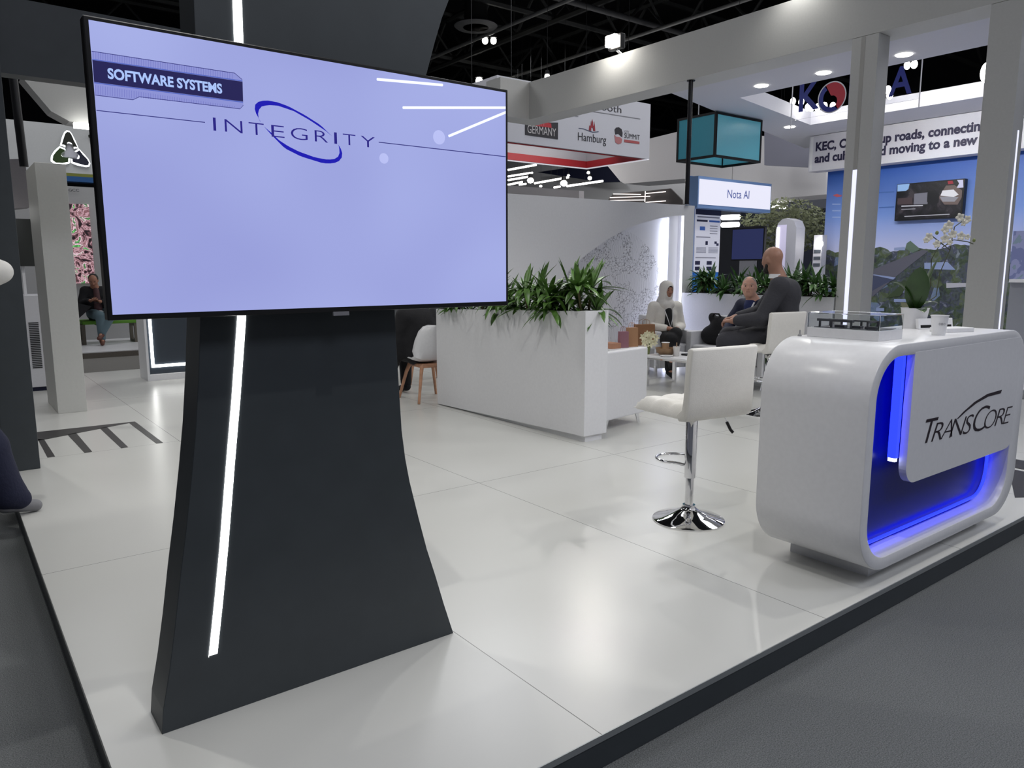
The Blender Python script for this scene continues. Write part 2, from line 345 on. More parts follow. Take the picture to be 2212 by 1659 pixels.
def top_prims(J, sc=1.0, r=0.014, sleeves=1.0, hem=None, open_neck=True):
    g = lambda k: np.array(J[k], float); pel, ch, nk = g('pel'), g('chest'), g('neck'); T = []
    mid = (pel+ch)/2
    sd = U(g('shL')-g('shR'))
    for q, ra, rb in ((0.055, 0.105, 0.115), (-0.055, 0.105, 0.115)):
        T.append(cap(pel+sd*q, mid+sd*q*1.0, (ra+r)*sc, (ra+r-0.004)*sc, 0.05)); T.append(cap(mid+sd*q, ch+sd*q*1.15, (ra+r-0.004)*sc, (rb+r-0.008)*sc, 0.05))
    T.append(cap(g('shL'), g('shR'), (0.058+r)*sc, (0.058+r)*sc, 0.05)); T.append(cap(ch, nk+(ch-nk)*0.25, (0.105)*sc, 0.066, 0.05))
    for s in 'LR':
        e = g('el'+s)+(g('wr'+s)-g('el'+s))*0.90*sleeves
        T += [cap(g('sh'+s), g('el'+s), (0.054+r)*sc, (0.046+r)*sc, 0.03), cap(g('el'+s), e, (0.046+r)*sc, (0.030+r), 0.015)]
    if hem is not None: T.append(cap(pel, hem, (0.125+r)*sc, (0.12+r)*sc, 0.04))
    return T
def leg_prims(J, sc=1.0, r=0.014):
    g = lambda k: np.array(J[k], float); T = [cap(g('pel'), (g('hipL')+g('hipR'))/2, (0.12)*sc, (0.11)*sc, 0.04)]
    for s in 'LR':
        T += [cap(g('hip'+s), g('kn'+s), (0.086+r)*sc, (0.062+r)*sc, 0.03), cap(g('kn'+s), g('an'+s)+(g('kn'+s)-g('an'+s))*0.08, (0.062+r)*sc, (0.044+r)*sc, 0.02)]
    return T
def shoe_prims(J, s):
    g = lambda k: np.array(J[k], float); a, t = g('an'+s), g('to'+s); d = U(t-a); z = np.array([0, 0, -0.02])
    return [cap(a-d*0.02+np.array([0, 0, -0.03]), t, 0.043, 0.036, 0.02), cap(a, a+np.array([0, 0, -0.02]), 0.042, 0.044, 0.02)]
# ================================================================ the setting
fl = MB().box(-30, 45, -14, 45, -0.1, 0.0).build('floor', carpet); tag(fl, kind='structure')
ce = MB().box(-30, 45, -14, 45, 13.0, 13.3).build('ceiling', blackm); tag(ce, kind='structure')
tag(MB().box(-30, 45, 44.7, 45, 0, 13).build('wall_back', mat('dark_hall_wall', (0.015, 0.016, 0.02), 0.9)), kind='structure')
tag(MB().box(44.7, 45, -14, 44.6, 0, 13).build('wall_right', mat('dark_hall_wall', (0.015, 0.016, 0.02), 0.9)), kind='structure')
BX0, BX1, BY0, BY1 = 0.281, 9.5, 1.545, 11.95
pf = MB().box(BX0, BX1, BY0, BY1, 0.104, P).build('floor_platform', floorm); tag(pf, kind='structure')
tr = MB().box(BX0+0.004, BX1-0.004, BY0+0.004, BY1-0.004, 0.002, 0.1035)
tr.build('trim_1', dark, bevel=0.002); tag(bpy.data.objects['trim_1'], kind='structure')
tag(MB().box(BX0-0.003, BX1, BY0-0.003, BY0+0.001, 0.100, P+0.002).build('trim_2', mat('aluminium_edge', (0.35, 0.37, 0.38), 0.35, 0.6)), kind='structure')
tag(MB().box(BX0-0.003, BX0+0.001, BY0, BY1, 0.100, P+0.002).build('trim_3', mat('dark_edge', s2l(60, 62, 60), 0.4)), kind='structure')
# aisle strip and the raised floor of the neighbour behind
tag(MB().box(-4, 9, 12.0, 14.95, 0.002, 0.006).build('floor_aisle', carpet2), kind='structure')
tag(MB().box(-4, 6.5, 14.95, 20, 0.0, 0.115).build('floor_neighbour', whitegloss), kind='structure')
tag(MB().box(-4, 6.5, 14.935, 14.95, 0.0, 0.10).build('trim_4', mat('brushed_edge', (0.30, 0.27, 0.24), 0.25, 0.8)), kind='structure')
tag(MB().box(10.4, 26, -4, 13.5, 0.0, 0.10).build('floor_opposite', mat('pale_floor', (0.62, 0.62, 0.64), 0.3)), kind='structure')

def gp(pts, z): return [G(x, y, z) for x, y in pts]
# dark crossing graphics laid in the floor
def stripes(name, polys, label):
    mb = MB()
    for q in polys: mb.prism([(p[0], p[1], P+0.0005) for p in gp(q, P)], (0, 0, 0.0015))
    o = mb.build(name, mat('dark_floor_film', s2l(44, 42, 42), 0.4)); return tag(o, label, 'floor marking', 'dark crossing markings on the white floor')
def zz(pts): return [(x/3.457, 540+y/3.457) for x, y in pts]
stripes('floor_marking', [zz([(250, 1364), (1005, 1282), (970, 1292), (330, 1417), (250, 1432)]), zz([(282, 1414), (330, 1417), (412, 1543), (355, 1551)]),
        zz([(505, 1380), (568, 1366), (688, 1507), (632, 1516)]), zz([(745, 1332), (798, 1322), (957, 1473), (905, 1481)]), zz([(962, 1291), (1008, 1282), (1217, 1440), (1167, 1446)])],
        'dark comb-shaped crossing marking on the white floor behind the charcoal post')
mb = MB()
for q in ([(6.45, 1.62), (6.45, 3.0), (6.16, 3.0), (6.16, 1.62)], [(5.35, 1.72), (5.50, 1.62), (6.10, 1.86), (6.10, 2.02)]):
    mb.prism([(a, b, P+0.0005) for a, b in q], (0, 0, 0.0015))
tag(mb.build('floor_marking', mat('dark_floor_film', s2l(44, 42, 42), 0.4)), 'dark crossing marking on the white floor beyond the reception desk', 'floor marking', 'dark crossing markings on the white floor')

# ---- charcoal portal at the left corner
t = thing('portal_frame', (0.4, 6.45, P), 'charcoal square post at the left edge carrying a wide charcoal fascia', 'portal')
MB().box(0.283, 0.498, 6.358, 6.60, P, 3.9).build('post', dark, t, bevel=0.003)
MB().prism([(x, 6.40, z) for x, z in [(0.499, 2.896), (1.7, 2.896), (2.0, 2.90), (2.2, 2.96), (2.2, 3.33), (2.1, 3.385), (0.499, 3.40)]], (0, 0.15, 0)).build('fascia', dark, t)

# ---- flared screen column with a slanted light line
prof_r = [(1.529, .12), (1.487, .255), (1.448, .391), (1.414, .50), (1.381, .631), (1.345, .783), (1.329, .874), (1.317, .981), (1.311, 1.119), (1.303, 1.306), (1.300, 1.45), (1.303, 1.65), (1.33, 1.88), (1.38, 2.06), (1.451, 2.25), (1.487, 2.361), (1.517, 2.444), (1.547, 2.51), (1.66, 2.75), (1.85, 3.05)]
prof_l = [(0.438, .12), (0.447, .2), (0.473, .32), (0.497, .45), (0.525, .62), (0.552, .77), (0.578, .93), (0.600, 1.08), (0.617, 1.23), (0.634, 1.41), (0.652, 1.75), (0.668, 2.1), (0.673, 2.38), (0.675, 3.05)]
t = thing('screen_column', (0.98, 2.47, P), 'tall charcoal flared column holding the big display, slanted light line down its face', 'column')
MB().prism([(x, 2.39, z) for x, z in prof_r[::1]]+[(x, 2.39, z) for x, z in prof_l[::-1]], (0, 0.156, 0)).build('column_body', dark, t, bevel=0.002)
ln = [(.606, .335), (.634, .51), (.661, .689), (.697, .958), (.726, 1.165), (.757, 1.412), (.782, 1.75), (.795, 2.246), (.800, 2.5), (.803, 3.0)]
mb = MB()
mb.grid([[(x-w, 2.3885, z-0.5*w), (x-w, 2.3872, z), (x+w, 2.3872, z), (x+w, 2.3885, z+0.5*w)] for (x, z), w in zip(ln, [.0135]*len(ln))])
mb.build('light_line', led, t, fix=False)

# ---- display
YS = 2.29
t = thing('display', (1.05, 2.34, 1.43), 'large flat display showing a lilac picture with a blue oval logo', 'television')
MB().box(0.367, 1.733, YS, 2.335, 1.430, 2.214).build('housing', black, t, bevel=0.003)
MB().box(0.75, 1.25, 2.335, 2.3895, 1.6, 2.0).build('wall_mount', blackm, t)
MB().box(1.02, 1.075, YS-0.004, YS+0.004, 1.418, 1.431).build('sensor', mat('sensor_window', (0.2, 0.2, 0.22), 0.3), t)
def screen_mat():
    m = bpy.data.materials.new('lit_screen'); m.use_nodes = True; nt = m.node_tree; b = nt.nodes['Principled BSDF']
    tc = nt.nodes.new('ShaderNodeTexCoord'); n = nt.nodes.new('ShaderNodeTexNoise'); n.inputs['Scale'].default_value = 1.6; n.inputs['Detail'].default_value = 1
    nt.links.new(tc.outputs['Object'], n.inputs['Vector']); r = nt.nodes.new('ShaderNodeValToRGB')
    r.color_ramp.elements[0].position = .35; r.color_ramp.elements[1].position = .65
    r.color_ramp.elements[0].color = s2l(158, 165, 226)+(1,); r.color_ramp.elements[1].color = s2l(172, 181, 238)+(1,)
    nt.links.new(n.outputs['Fac'], r.inputs['Fac']); nt.links.new(r.outputs['Color'], b.inputs['Emission Color'])
    b.inputs['Emission Strength'].default_value = 0.93; b.inputs['Base Color'].default_value = (0.0, 0.0, 0.0, 1); b.inputs['Roughness'].default_value = 0.0
    b.inputs['Specular IOR Level'].default_value = 0.6; return m
SX0, SX1, SZ0, SZ1 = 0.380, 1.722, 1.446, 2.203
sc = MB().box(SX0, SX1, YS-0.0012, YS+0.001, SZ0, SZ1).build('screen', screen_mat(), t, fix=False)
def SP(x, y, dy=0.0018): q = OY(x, y, YS-0.0018); return (min(max(q[0], SX0+.001), SX1-.001), YS-dy, q[2])
def onscreen(name, pts, m, dy=0.0018): return MB().poly([SP(x, y, dy) for x, y in pts]).build(name, m, sc, fix=False)
navyp = flat('screen_navy', s2l(34, 32, 84)); line = flat('screen_line', s2l(44, 44, 120)); blu = flat('screen_blue', s2l(24, 20, 176)); band = flat('screen_band', s2l(140, 146, 212)); pale = flat('screen_pale', s2l(170, 196, 250))
onscreen('title_band', [(190, 109.4), (506.8, 158.1), (523.2, 172.2), (525.4, 222), (525.4, 227.5), (518.5, 235.2), (301, 209.1), (287, 215.7), (190, 203.5)], band)
mb = MB(); mc = MB()
for i in range(60):
    f = i/60; x = 196+f*310; y0 = 110.2+f*47.5; y1 = 126+f*46.5
    mb.poly([SP(x, y0, .0021), SP(x+1.2, y0, .0021), SP(x+1.2, y1, .0021), SP(x, y1, .0021)])
    yb = 186+f*47; yl = 203.5+f*(31)+(0 if x < 287 else -2)
    mc.poly([SP(x+5, yb-3, .0021), SP(x+6.2, yb-3, .0021), SP(x+6.2, yl, .0021), SP(x+5, yl, .0021)])
mb.build('fine_hatching', flat('screen_hatch', s2l(118, 122, 196)), sc, fix=False); mc.build('fine_hatching', flat('screen_hatch', s2l(118, 122, 196)), sc, fix=False)
def pl(pts, w, m, name='thin_line', dy=.0024):
    mb = MB()
    for (a, b) in zip(pts[:-1], pts[1:]): mb.poly([SP(a[0], a[1]-w/2, dy), SP(b[0], b[1]-w/2, dy), SP(b[0], b[1]+w/2, dy), SP(a[0], a[1]+w/2, dy)])
    return mb.build(name, m, sc, fix=False)
pl([(190, 109.4), (506.8, 158.1), (523.2, 172.2)], 1.4, line, 'outline'); pl([(190, 203.6), (287, 215.7), (301, 209.1), (518.5, 235.2), (525.6, 227.5)], 1.4, line, 'outline')
onscreen('title_bar', [(190, 128.2), (523.7, 176.6), (525, 219.6), (190, 175.6)], navyp, .0027)
pl([(190, 127), (523.7, 175)], 2, flat('screen_edge_blue', s2l(80, 100, 190)), 'bar_edge'); pl([(190, 177), (525, 221)], 2, flat('screen_edge_blue', s2l(80, 100, 190)), 'bar_edge')
hgt = SP(461, 252)[2]-SP(461, 282)[2]
letters('SOFTWARE SYSTEMS', SP(233, 169), SP(480, 202), (SP(240, 150)[2]-SP(240, 172.5)[2]), pale, 'title_lettering', sc, bold=0.035, lift=.0014)
pl([(200, 237.5), (442.8, 264.4)], 1.8, line, dy=.0019); pl([(818, 307.2), (1093, 338.6)], 1.8, line, dy=.0019)
xs = [(461, 467), (486, 524), (538, 570.5), (586.5, 614.5), (628.5, 664.5), (680, 708.5), (722, 728), (741, 768), (779.5, 810)]
for ch, (a, b) in zip('INTEGRITY', xs):
    fa = lambda x: 282+(x-461)*(318.5-282)/(796-461)
    letters(ch, SP(a, fa(a)), SP(b, fa(b)), hgt*(1-(a-461)/349*0.045), flat('screen_letter', s2l(38, 30, 130)), 'logo_letter', sc, bold=-0.012 if ch not in 'I' else 0, lift=.0012)
def band2(name, o, i, m):
    mb = MB(); n = 24
    def rs(P_):
        P_ = [np.array(p, float) for p in P_]; L = [0]
        for a, b in zip(P_[:-1], P_[1:]): L.append(L[-1]+np.linalg.norm(b-a))
        return [tuple(np.array([np.interp(t*L[-1], L, [q[j] for q in P_]) for j in (0, 1)])) for t in np.linspace(0, 1, n)]
    A_, B_ = rs(o), rs(i); mb.grid([[SP(*a), SP(*b)] for a, b in zip(A_, B_)]); return mb.build(name, m, sc, fix=False)
band2('logo_arc', [(563, 263), (553, 245), (549, 231), (553, 222), (563, 217.8), (580, 217.2), (600, 221), (623, 229.5), (657.6, 248), (692, 269.8), (718, 295)],
      [(562, 262.7), (557.3, 251), (557.8, 239.2), (565.5, 229.8), (579.6, 227), (600, 228.3), (634.6, 240), (669, 259.6), (703.8, 283), (718, 295)], blu)
band2('logo_arc', [(570, 273), (587, 292), (614.9, 320.3), (650, 338), (697, 352.5), (710.7, 353.5), (729, 351), (737.9, 342.5), (739.7, 332), (736, 320.5), (731, 312.5)],
      [(570, 273), (593.7, 293.3), (600, 301), (623, 316), (646, 327.5), (680.7, 340), (708.4, 345), (722, 343.6), (731.4, 337.8), (734.2, 327.5), (731, 312.5)], blu)

# ---- reception desk
t = thing('reception_desk', (4.0, 1.85, P), 'white rounded reception desk with a glowing blue recess and dark lettering', 'desk')
Yf, Yb, Yr = 1.58, 2.112, 1.70
outer = rrect(3.130, 4.872, 0.190, 1.235, 0.25, 14); inner = rrect(3.194, 4.750, 0.250, 1.180, [0.19, 0.10, 0.19, 0.19], 14)
mb = MB(); n = len(outer); vs = [(x, Yf, z) for x, z in outer]+[(x, Yb, z) for x, z in outer]+[(x, Yf, z) for x, z in inner]+[(x, Yr, z) for x, z in inner]
fs = []
for i in range(n):
    j = (i+1) % n; fs += [(i, n+i, n+j, j), (i, j, 2*n+j, 2*n+i), (2*n+i, 2*n+j, 3*n+j, 3*n+i)]
fs.append(tuple(n+i for i in range(n))[::-1]); mb.add(vs, fs); mb.build('cabinet', whitegloss, t, smooth=True, bevel=0.004, angle=60)
MB().poly([(x, Yr-0.002, z) for x, z in inner]).build('recess_panel', mat('blue_lacquer', (0.006, 0.016, 0.24), 0.3), t)
pn = [(4.762, 0.60), (4.762, 1.19), (3.515, 1.19), (3.515, 0.66)]+[(3.515+0.09*(1-math.cos(a)), 0.655-0.09*math.sin(a)) for a in np.linspace(0, math.pi/2, 9)]+[(4.66, 0.565), (4.71, 0.568), (4.74, 0.58)]
MB().prism([(x, Yf-0.0008, z) for x, z in pn], (0, 0.035, 0)).build('front_panel', whitegloss, t)
MB().box(3.484, 3.512, 1.617, 1.655, 0.69, 1.172).build('light_strip', ledblue, t)
mb = MB(); pth = [(4.715, .575), (4.715, .46)]+[(4.56+0.155*math.cos(a), .44+0.155*math.sin(a)) for a in np.linspace(0, -math.pi/2, 8)]+[(4.3, .283), (3.8, .283), (3.30, .283)]
mb.tube([(x, 1.675, z) for x, z in pth], 0.008, 8); mb.build('light_strip', ledblue, t)
MB().box(3.490, 3.512, 1.622, 1.655, 0.672, 0.689).build('strip_end', mat('strip_end_glow', (0, 0, 0), .4, emit=(.5, .55, 1), es=6), t)
MB().box(3.394, 4.61, 1.66, 2.07, P, 0.1905).build('plinth', white, t)
def DP(x, y): q = OY(1940+x/6.382, 800+y/6.382, Yf-0.001); return q
ink = mat('dark_plum_vinyl', s2l(36, 22, 34), 0.4)
bl = lambda x: 1015-(x-362)*0.2555
def dl(txt, x0, x1, top, bot, bold=-0.01):
    xm = (x0+x1)/2; h = DP(xm, top)[2]-DP(xm, bot)[2]
    letters(txt, DP(x0, bot+(xm-x0)*.2555), DP(x1, bot-(x1-xm)*.2555), h, ink, 'desk_lettering', t, shear=0.32, bold=bold, lift=.0012)
dl('T', 355, 530, 645, 985, 0.0); dl('R', 452, 606, 705, 970, -.012); dl('A', 580, 742, 668, 938, -.018); dl('N', 700, 925, 640, 905, -.014); dl('S', 885, 1022, 602, 872, -.012)
dl('C', 1022, 1238, 478, 835, -.012); dl('O', 1178, 1342, 530, 798, -.018); dl('R', 1325, 1452, 512, 755, -.014); dl('E', 1440, 1555, 487, 733, -.018)
ap = [(805, 672), (900, 570), (1050, 437), (1230, 325), (1430, 267), (1413, 316), (1240, 362), (1080, 452), (940, 562), (832, 662)]
MB().prism([tuple(np.array(DP(*q))-np.array([0, .0012, 0])) for q in ap], (0, .001, 0)).build('desk_logo_arc', ink, t)

# ---- things on the desk (top z 1.235)
DT = 1.2352
t = thing('display_case', (3.53, 1.88, DT), 'clear acrylic showcase on a white block holding a small grey gantry model', 'showcase')
MB().box(3.417, 3.640, 1.702, 2.062, DT, 1.281).build('base_block', white, t, bevel=0.002)
gc = MB()
for (a, b, c_, d) in ((3.417, 3.640, 1.702, 1.706), (3.417, 3.640, 2.058, 2.062), (3.417, 3.421, 1.706, 2.058), (3.636, 3.640, 1.706, 2.058)): gc.box(a, b, c_, d, 1.282, 1.350)
gc.box(3.417, 3.640, 1.702, 2.062, 1.3505, 1.354); gc.build('clear_cover', mat('acrylic', (0.96, 0.98, 1), 0.02, trans=1, ior=1.12), t)
ed = MB()
for (x, y) in ((3.417, 1.702), (3.640, 1.702), (3.417, 2.062)): ed.box(x-.0008, x+.0008, y-.0008, y+.0008, 1.282, 1.355)
for (a, b, c_, d) in ((3.417, 3.640, 1.7012, 1.7028), (3.4162, 3.4178, 1.702, 2.062), (3.6392, 3.6408, 1.702, 2.062)): ed.box(a, b, c_, d, 1.3535, 1.355)
ed.build('cover_edge', mat('edge_acrylic', (0.75, 0.78, 0.8), 0.3), t)
gm = mat('grey_model', s2l(92, 92, 98), 0.5); g = MB()
g.box(3.44, 3.62, 1.725, 2.04, 1.2812, 1.2835)
for y in (1.78, 1.86, 1.96, 2.02): g.box(3.455, 3.463, y-.004, y+.004, 1.2835, 1.318); g.box(3.55, 3.558, y-.004, y+.004, 1.2835, 1.314)
g.box(3.450, 3.468, 1.85, 2.032, 1.312, 1.324); g.box(3.545, 3.563, 1.77, 2.03, 1.311, 1.319); g.box(3.455, 3.558, 1.955, 1.965, 1.312, 1.320); g.box(3.455, 3.558, 1.776, 1.784, 1.312, 1.320)
for y in (1.75, 1.82, 1.90): g.box(3.47, 3.50, y, y+.05, 1.2835, 1.296)
g.build('gantry_model', gm, t)
t = thing('phone_stand', (4.22, 1.90, DT), 'small white framed black screen leaning on the desk beside the orchid pot', 'screen')
MB().hexa([(4.28, 1.915, DT), (4.50, 1.83, DT), (4.51, 1.85, DT), (4.29, 1.935, DT), (4.285, 1.925, DT+.058), (4.505, 1.84, DT+.058), (4.515, 1.86, DT+.054), (4.295, 1.945, DT+.054)]).build('frame', white, t, bevel=.002)
MB().poly([(4.292, 1.9115, DT+.007), (4.49, 1.835, DT+.007), (4.495, 1.843, DT+.051), (4.297, 1.9195, DT+.051)]).build('screen', black, t)
cx, cy, _ = G(2031.5, 724, DT)
cx, cy = cx, cy+0.01
t = thing('paper_cup', (cx, cy, DT), 'white paper coffee cup standing on the reception desk in front of the orchid', 'cup')
MB().lathe([(0.030, 0), (0.040, 0.095), (0.0425, 0.0965), (0.0425, 0.1000), (0.039, 0.1000), (0.029, 0.004)], (cx, cy, DT)).build('cup', whitegloss, t, True)
dv = Vector((-cx, -cy, 0)).normalized(); sd = Vector((-dv.y, dv.x, 0)); c0 = Vector((cx, cy, DT+.052))+dv*.0372
letters('080', c0+sd*-.002+dv*.001, c0+sd*.026-dv*.006, 0.012, mat('grey_print', s2l(110, 110, 112), .6), 'print', t, out=tuple(dv), lift=.002, bold=-.01)
ox, oy = 4.37, 1.985
t = thing('orchid', (ox, oy, DT), 'white flowering orchid in a white pot on the reception desk', 'plant')
MB().lathe([(0.055, 0), (0.072, 0.11), (0.075, 0.112), (0.069, 0.112), (0.068, 0.10), (0.01, 0.099)], (ox, oy, DT)).build('pot', white, t, True)
MB().lathe([(0.066, 0.098), (0.03, 0.108), (0.002, 0.110)], (ox, oy, DT)).build('moss', mat('orchid_bark', s2l(70, 72, 44), .9, noise=(60, .5)), t)
def bleaf(c, d, L, W, droop, base=(0, 0, 0)):
    rows = []; d = Vector(d).normalized(); s = d.cross(Vector((0, 0, 1))).normalized() if abs(d.z) < .98 else Vector((1, 0, 0)); p = Vector(c)+Vector(base)
    for i in range(9):
        f = i/8; wd = W*math.sin(math.pi*min(1, 0.10+0.9*f))**0.7*(1 if f < .98 else .1); dd = (d+Vector((0, 0, -droop*f*f))).normalized()
        up = s.cross(dd).normalized(); rows.append([tuple(p-s*wd+up*wd*.25), tuple(p), tuple(p+s*wd+up*wd*.25)]); p = p+dd*L/8
    return rows
lm = mat('orchid_leaf', s2l(40, 70, 22), 0.3, noise=(12, .2))
rt = Vector((0.794, -0.607, 0)); fwv = Vector((-0.607, -0.794, 0))
for d, L, W, dr in (((rt*-.12+fwv*.3+Vector((0, 0, 1))), .25, .062, .3), ((rt*.55+Vector((0, 0, 1.5))), .30, .030, .1), ((rt*-.35+Vector((0, 0, .8))-fwv*.2), .2, .05, 1.0), ((fwv*.8+Vector((0, 0, .10))), .10, .035, 1.1), ((rt*.8+Vector((0, 0, .5))), .14, .03, 1.2)):
    MB().grid(bleaf((ox, oy, DT+.105), d, L, W, dr)).build('leaf', lm, t, True, fix=False)
def oz(px, py, dd=0): q = np.array(OY(px, py, oy)); return tuple(q)
st1 = [(ox, oy, DT+.1), oz(2022, 640), oz(2030, 590), oz(2052, 540), oz(2062, 490), oz(2078, 478)]
st2 = [(ox, oy, DT+.1), oz(2010, 620), oz(2012, 560), oz(2033, 524)]
br = [[oz(2052, 540), oz(2020, 515), oz(2008, 505)], [oz(2035, 535), oz(2060, 518), oz(2090, 522), oz(2102, 527)]]
mb = MB()
for q in [st1, st2]+br: mb.tube(q, .0028, 6)
mb.build('flower_stem', mat('dark_stem', s2l(58, 62, 38), .6), t, True)
for (px, py, r_) in ((2072, 470, .028), (2088, 474, .026), (2080, 482, .02), (2048, 487, .03), (2040, 496, .026), (2005, 512, .026), (1999, 519, .018), (2056, 506, .028), (2074, 510, .028), (2088, 512, .02), (2040, 516, .03), (2022, 527, .024), (2050, 524, .02)):
    c = Vector(oz(px, py)); mb = MB(); a0 = random.random()*6
    for k in range(5):
        a = a0+k*2*math.pi/5; e = rt*math.cos(a)+Vector((0, 0, 1))*math.sin(a); e = e+fwv*.25
        s = e.cross(fwv).normalized(); rows = []
        for i in range(5): f = i/4; wd = r_*.42*math.sin(math.pi*(.12+.8*f)); pp = c+e*r_*f+fwv*.006*math.sin(3*f); rows.append([tuple(pp-s*wd), tuple(pp+fwv*.003), tuple(pp+s*wd)])
        mb.grid(rows)
    mb.ball(tuple(c+fwv*.004), .004, 6); mb.build('blossom', mat('orchid_petal', s2l(224, 220, 206), .5), t, True, fix=False)
for px, py in ((2024, 503), (2104, 519)): MB().ball(oz(px, py), .009, 8, (1, 1, 1.3)).build('bud', mat('orchid_bud', s2l(120, 130, 80), .5), t, True)
q = G(2062, 722, DT)
t = MB().hexa([(4.16, 1.72, DT), (4.34, 1.66, DT), (4.37, 1.76, DT), (4.19, 1.82, DT), (4.16, 1.72, DT+.022), (4.34, 1.66, DT+.022), (4.37, 1.76, DT+.022), (4.19, 1.82, DT+.022)]).build('leaflet_stack', white, bevel=.002)
tag(t, 'small stack of white leaflets on the reception desk behind the paper cup', 'leaflets')
t = MB().lathe([(.010, 0), (.010, .004), (.004, .012), (.003, .03)], (3.40, 2.09, DT), 12).build('desk_stopper', mat('grey_plastic', (.3, .3, .31), .4))
tag(t, 'tiny grey stopper beside the showcase on the far end of the reception desk', 'stopper')

# ---- bar stools
def bar_stool(loc, rz, label):
    t = thing('bar_stool', loc, label, 'bar stool', rz, 'white swivel bar stools')
    MB().lathe([(0.205, 0), (0.206, 0.006), (0.195, 0.012), (0.12, 0.035), (0.055, 0.062), (0.037, 0.080), (0.036, 0.092)], n=48).build('base', chrome, t, True)
    MB().lathe([(0.024, 0.09), (0.024, 0.26), (0.0235, 0.262)], n=24).build('inner_column', chrome, t, True)
    MB().lathe([(0.0335, 0.255), (0.0335, 0.64), (0.032, 0.642)], n=28).build('outer_column', chrome, t, True)
    fr = [(0.02, 0.02, .325), (0.06, .06, .335), (.11, .10, .338)]+[(.0+.11*math.cos(a), .10+.11*math.sin(a)+.03, .338) for a in np.linspace(0, math.pi, 14)][1:]+[(-.11, .10, .338), (-.06, .06, .335), (-.02, .02, .325)]
    MB().tube(fr, .009, 10).build('footrest', chrome, t, True)
    MB().box(-.10, .10, -.10, .10, .628, .642).build('seat_plate', black, t, bevel=.004)
    # seat cushion: padded, buttoned squares
    nx = ny = 28; W_, y0, y1 = .235, -.185, .235
    top = []; 
    for i in range(ny+1):
        row = []
        for j in range(nx+1):
            u, v = j/nx, i/ny; x = -W_+2*W_*u; y = y0+(y1-y0)*v
            qx = abs(math.sin(math.pi*u*3)); qy = abs(math.sin(math.pi*v*3)); e = min(1, min(u, 1-u)*9, min(v, 1-v)*9)**.5
            z = .655+.042*e+.024*((qx*qy)**.35)*e-.03*max(0, v-.8)
            row.append((x, y, z))
        top.append(row)
    mb = MB(); mb.grid(top); bot = [[(p[0], p[1], .640+(.012 if (i in (0, ny) or j in (0, nx)) else 0)) for j, p in enumerate(r_)] for i, r_ in enumerate(top)]
    mb.grid([r_[::-1] for r_ in bot])
    for a, b in ((top[0], bot[0]), (top[-1], bot[-1]), ([r_[0] for r_ in top], [r_[0] for r_ in bot]), ([r_[-1] for r_ in top], [r_[-1] for r_ in bot])): mb.grid([a, b])
    mb.build('seat', leather, t, True)
    # backrest: slab curving up from the rear of the seat
    prof = [(-.150, .632), (-.205, .640), (-.222, .665), (-.226, .74), (-.232, .90), (-.246, 1.02), (-.240, 1.032), (-.218, 1.034), (-.203, 1.025), (-.190, .90), (-.182, .76), (-.172, .70), (-.13, .665)]
    mb = MB(); cols = []
    for u in np.linspace(-1, 1, 13):
        x = u*.238; bow = -.010*(1-u*u); cols.append([(x, y+bow, z) for y, z in prof])
    m_ = len(prof); vs = [p for c_ in cols for p in c_]
    mb.add(vs, [(i*m_+k, i*m_+(k+1) % m_, (i+1)*m_+(k+1) % m_, (i+1)*m_+k) for i in range(12) for k in range(m_)]+[tuple(range(m_)), tuple(12*m_+k for k in range(m_))[::-1]])
    mb.build('backrest', leather, t, True, bevel=.008, angle=55)
    hd = MB().tube([(.06, -.06, .635), (.13, -.12, .615), (.145, -.135, .58)], .003, 8).build('height_lever', chrome, t, True)
    MB().tube([(.14, -.13, .59), (.155, -.148, .545), (.165, -.158, .53)], .009, 8).build('grip', black, hd, True, local=True)
    return t
SR = math.atan2(-0.1438, 0.9896)
bar_stool((3.37, 2.716, P), SR, 'empty white bar stool with chrome column nearest the camera, left of the reception desk')
bar_stool((6.50, 4.33, P), SR, 'white bar stool under the bald man in the charcoal suit')
# ================================================================ fascia, columns, wall
zb, zt = 4.245, 4.895
t = thing('fascia_beam', (8.9, 6.0, zb), 'long white overhead fascia running from the right columns back over the lounge', 'fascia', kind='structure')
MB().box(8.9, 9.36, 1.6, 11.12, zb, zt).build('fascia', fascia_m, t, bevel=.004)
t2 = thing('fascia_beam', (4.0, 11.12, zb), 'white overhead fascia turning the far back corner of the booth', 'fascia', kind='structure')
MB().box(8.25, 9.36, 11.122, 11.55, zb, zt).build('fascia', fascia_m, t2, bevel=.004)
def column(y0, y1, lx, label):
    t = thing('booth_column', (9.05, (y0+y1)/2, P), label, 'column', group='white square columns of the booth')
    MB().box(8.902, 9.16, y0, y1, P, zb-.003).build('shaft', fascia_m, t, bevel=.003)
    return t
t = column(4.69, 5.01, 0, 'white square booth column with a slim light line on its left face, nearer the lounge')
MB().box(8.897, 8.903, 4.845, 4.895, P+.5, 2.73).build('light_line', ledc, t)
MB().box(8.8995, 8.903, 4.845, 4.895, 2.735, zb-.01).build('unlit_groove', mat('groove', (0.42, 0.41, 0.39), .6), t)
t = column(3.22, 3.53, 0, 'white square booth column at the right edge of the photo behind the reception desk')
MB().box(9.03, 9.055, 3.214, 3.222, P+.5, 2.97).build('light_line', ledc, t)
MB().box(8.9, 9.3, 1.62, 1.93, P, zb-.003).build('booth_column', fascia_m, bevel=.003)
tag(bpy.data.objects['booth_column.002'], 'white square booth column standing at the front right corner outside the photo', 'column', 'white square columns of the booth')
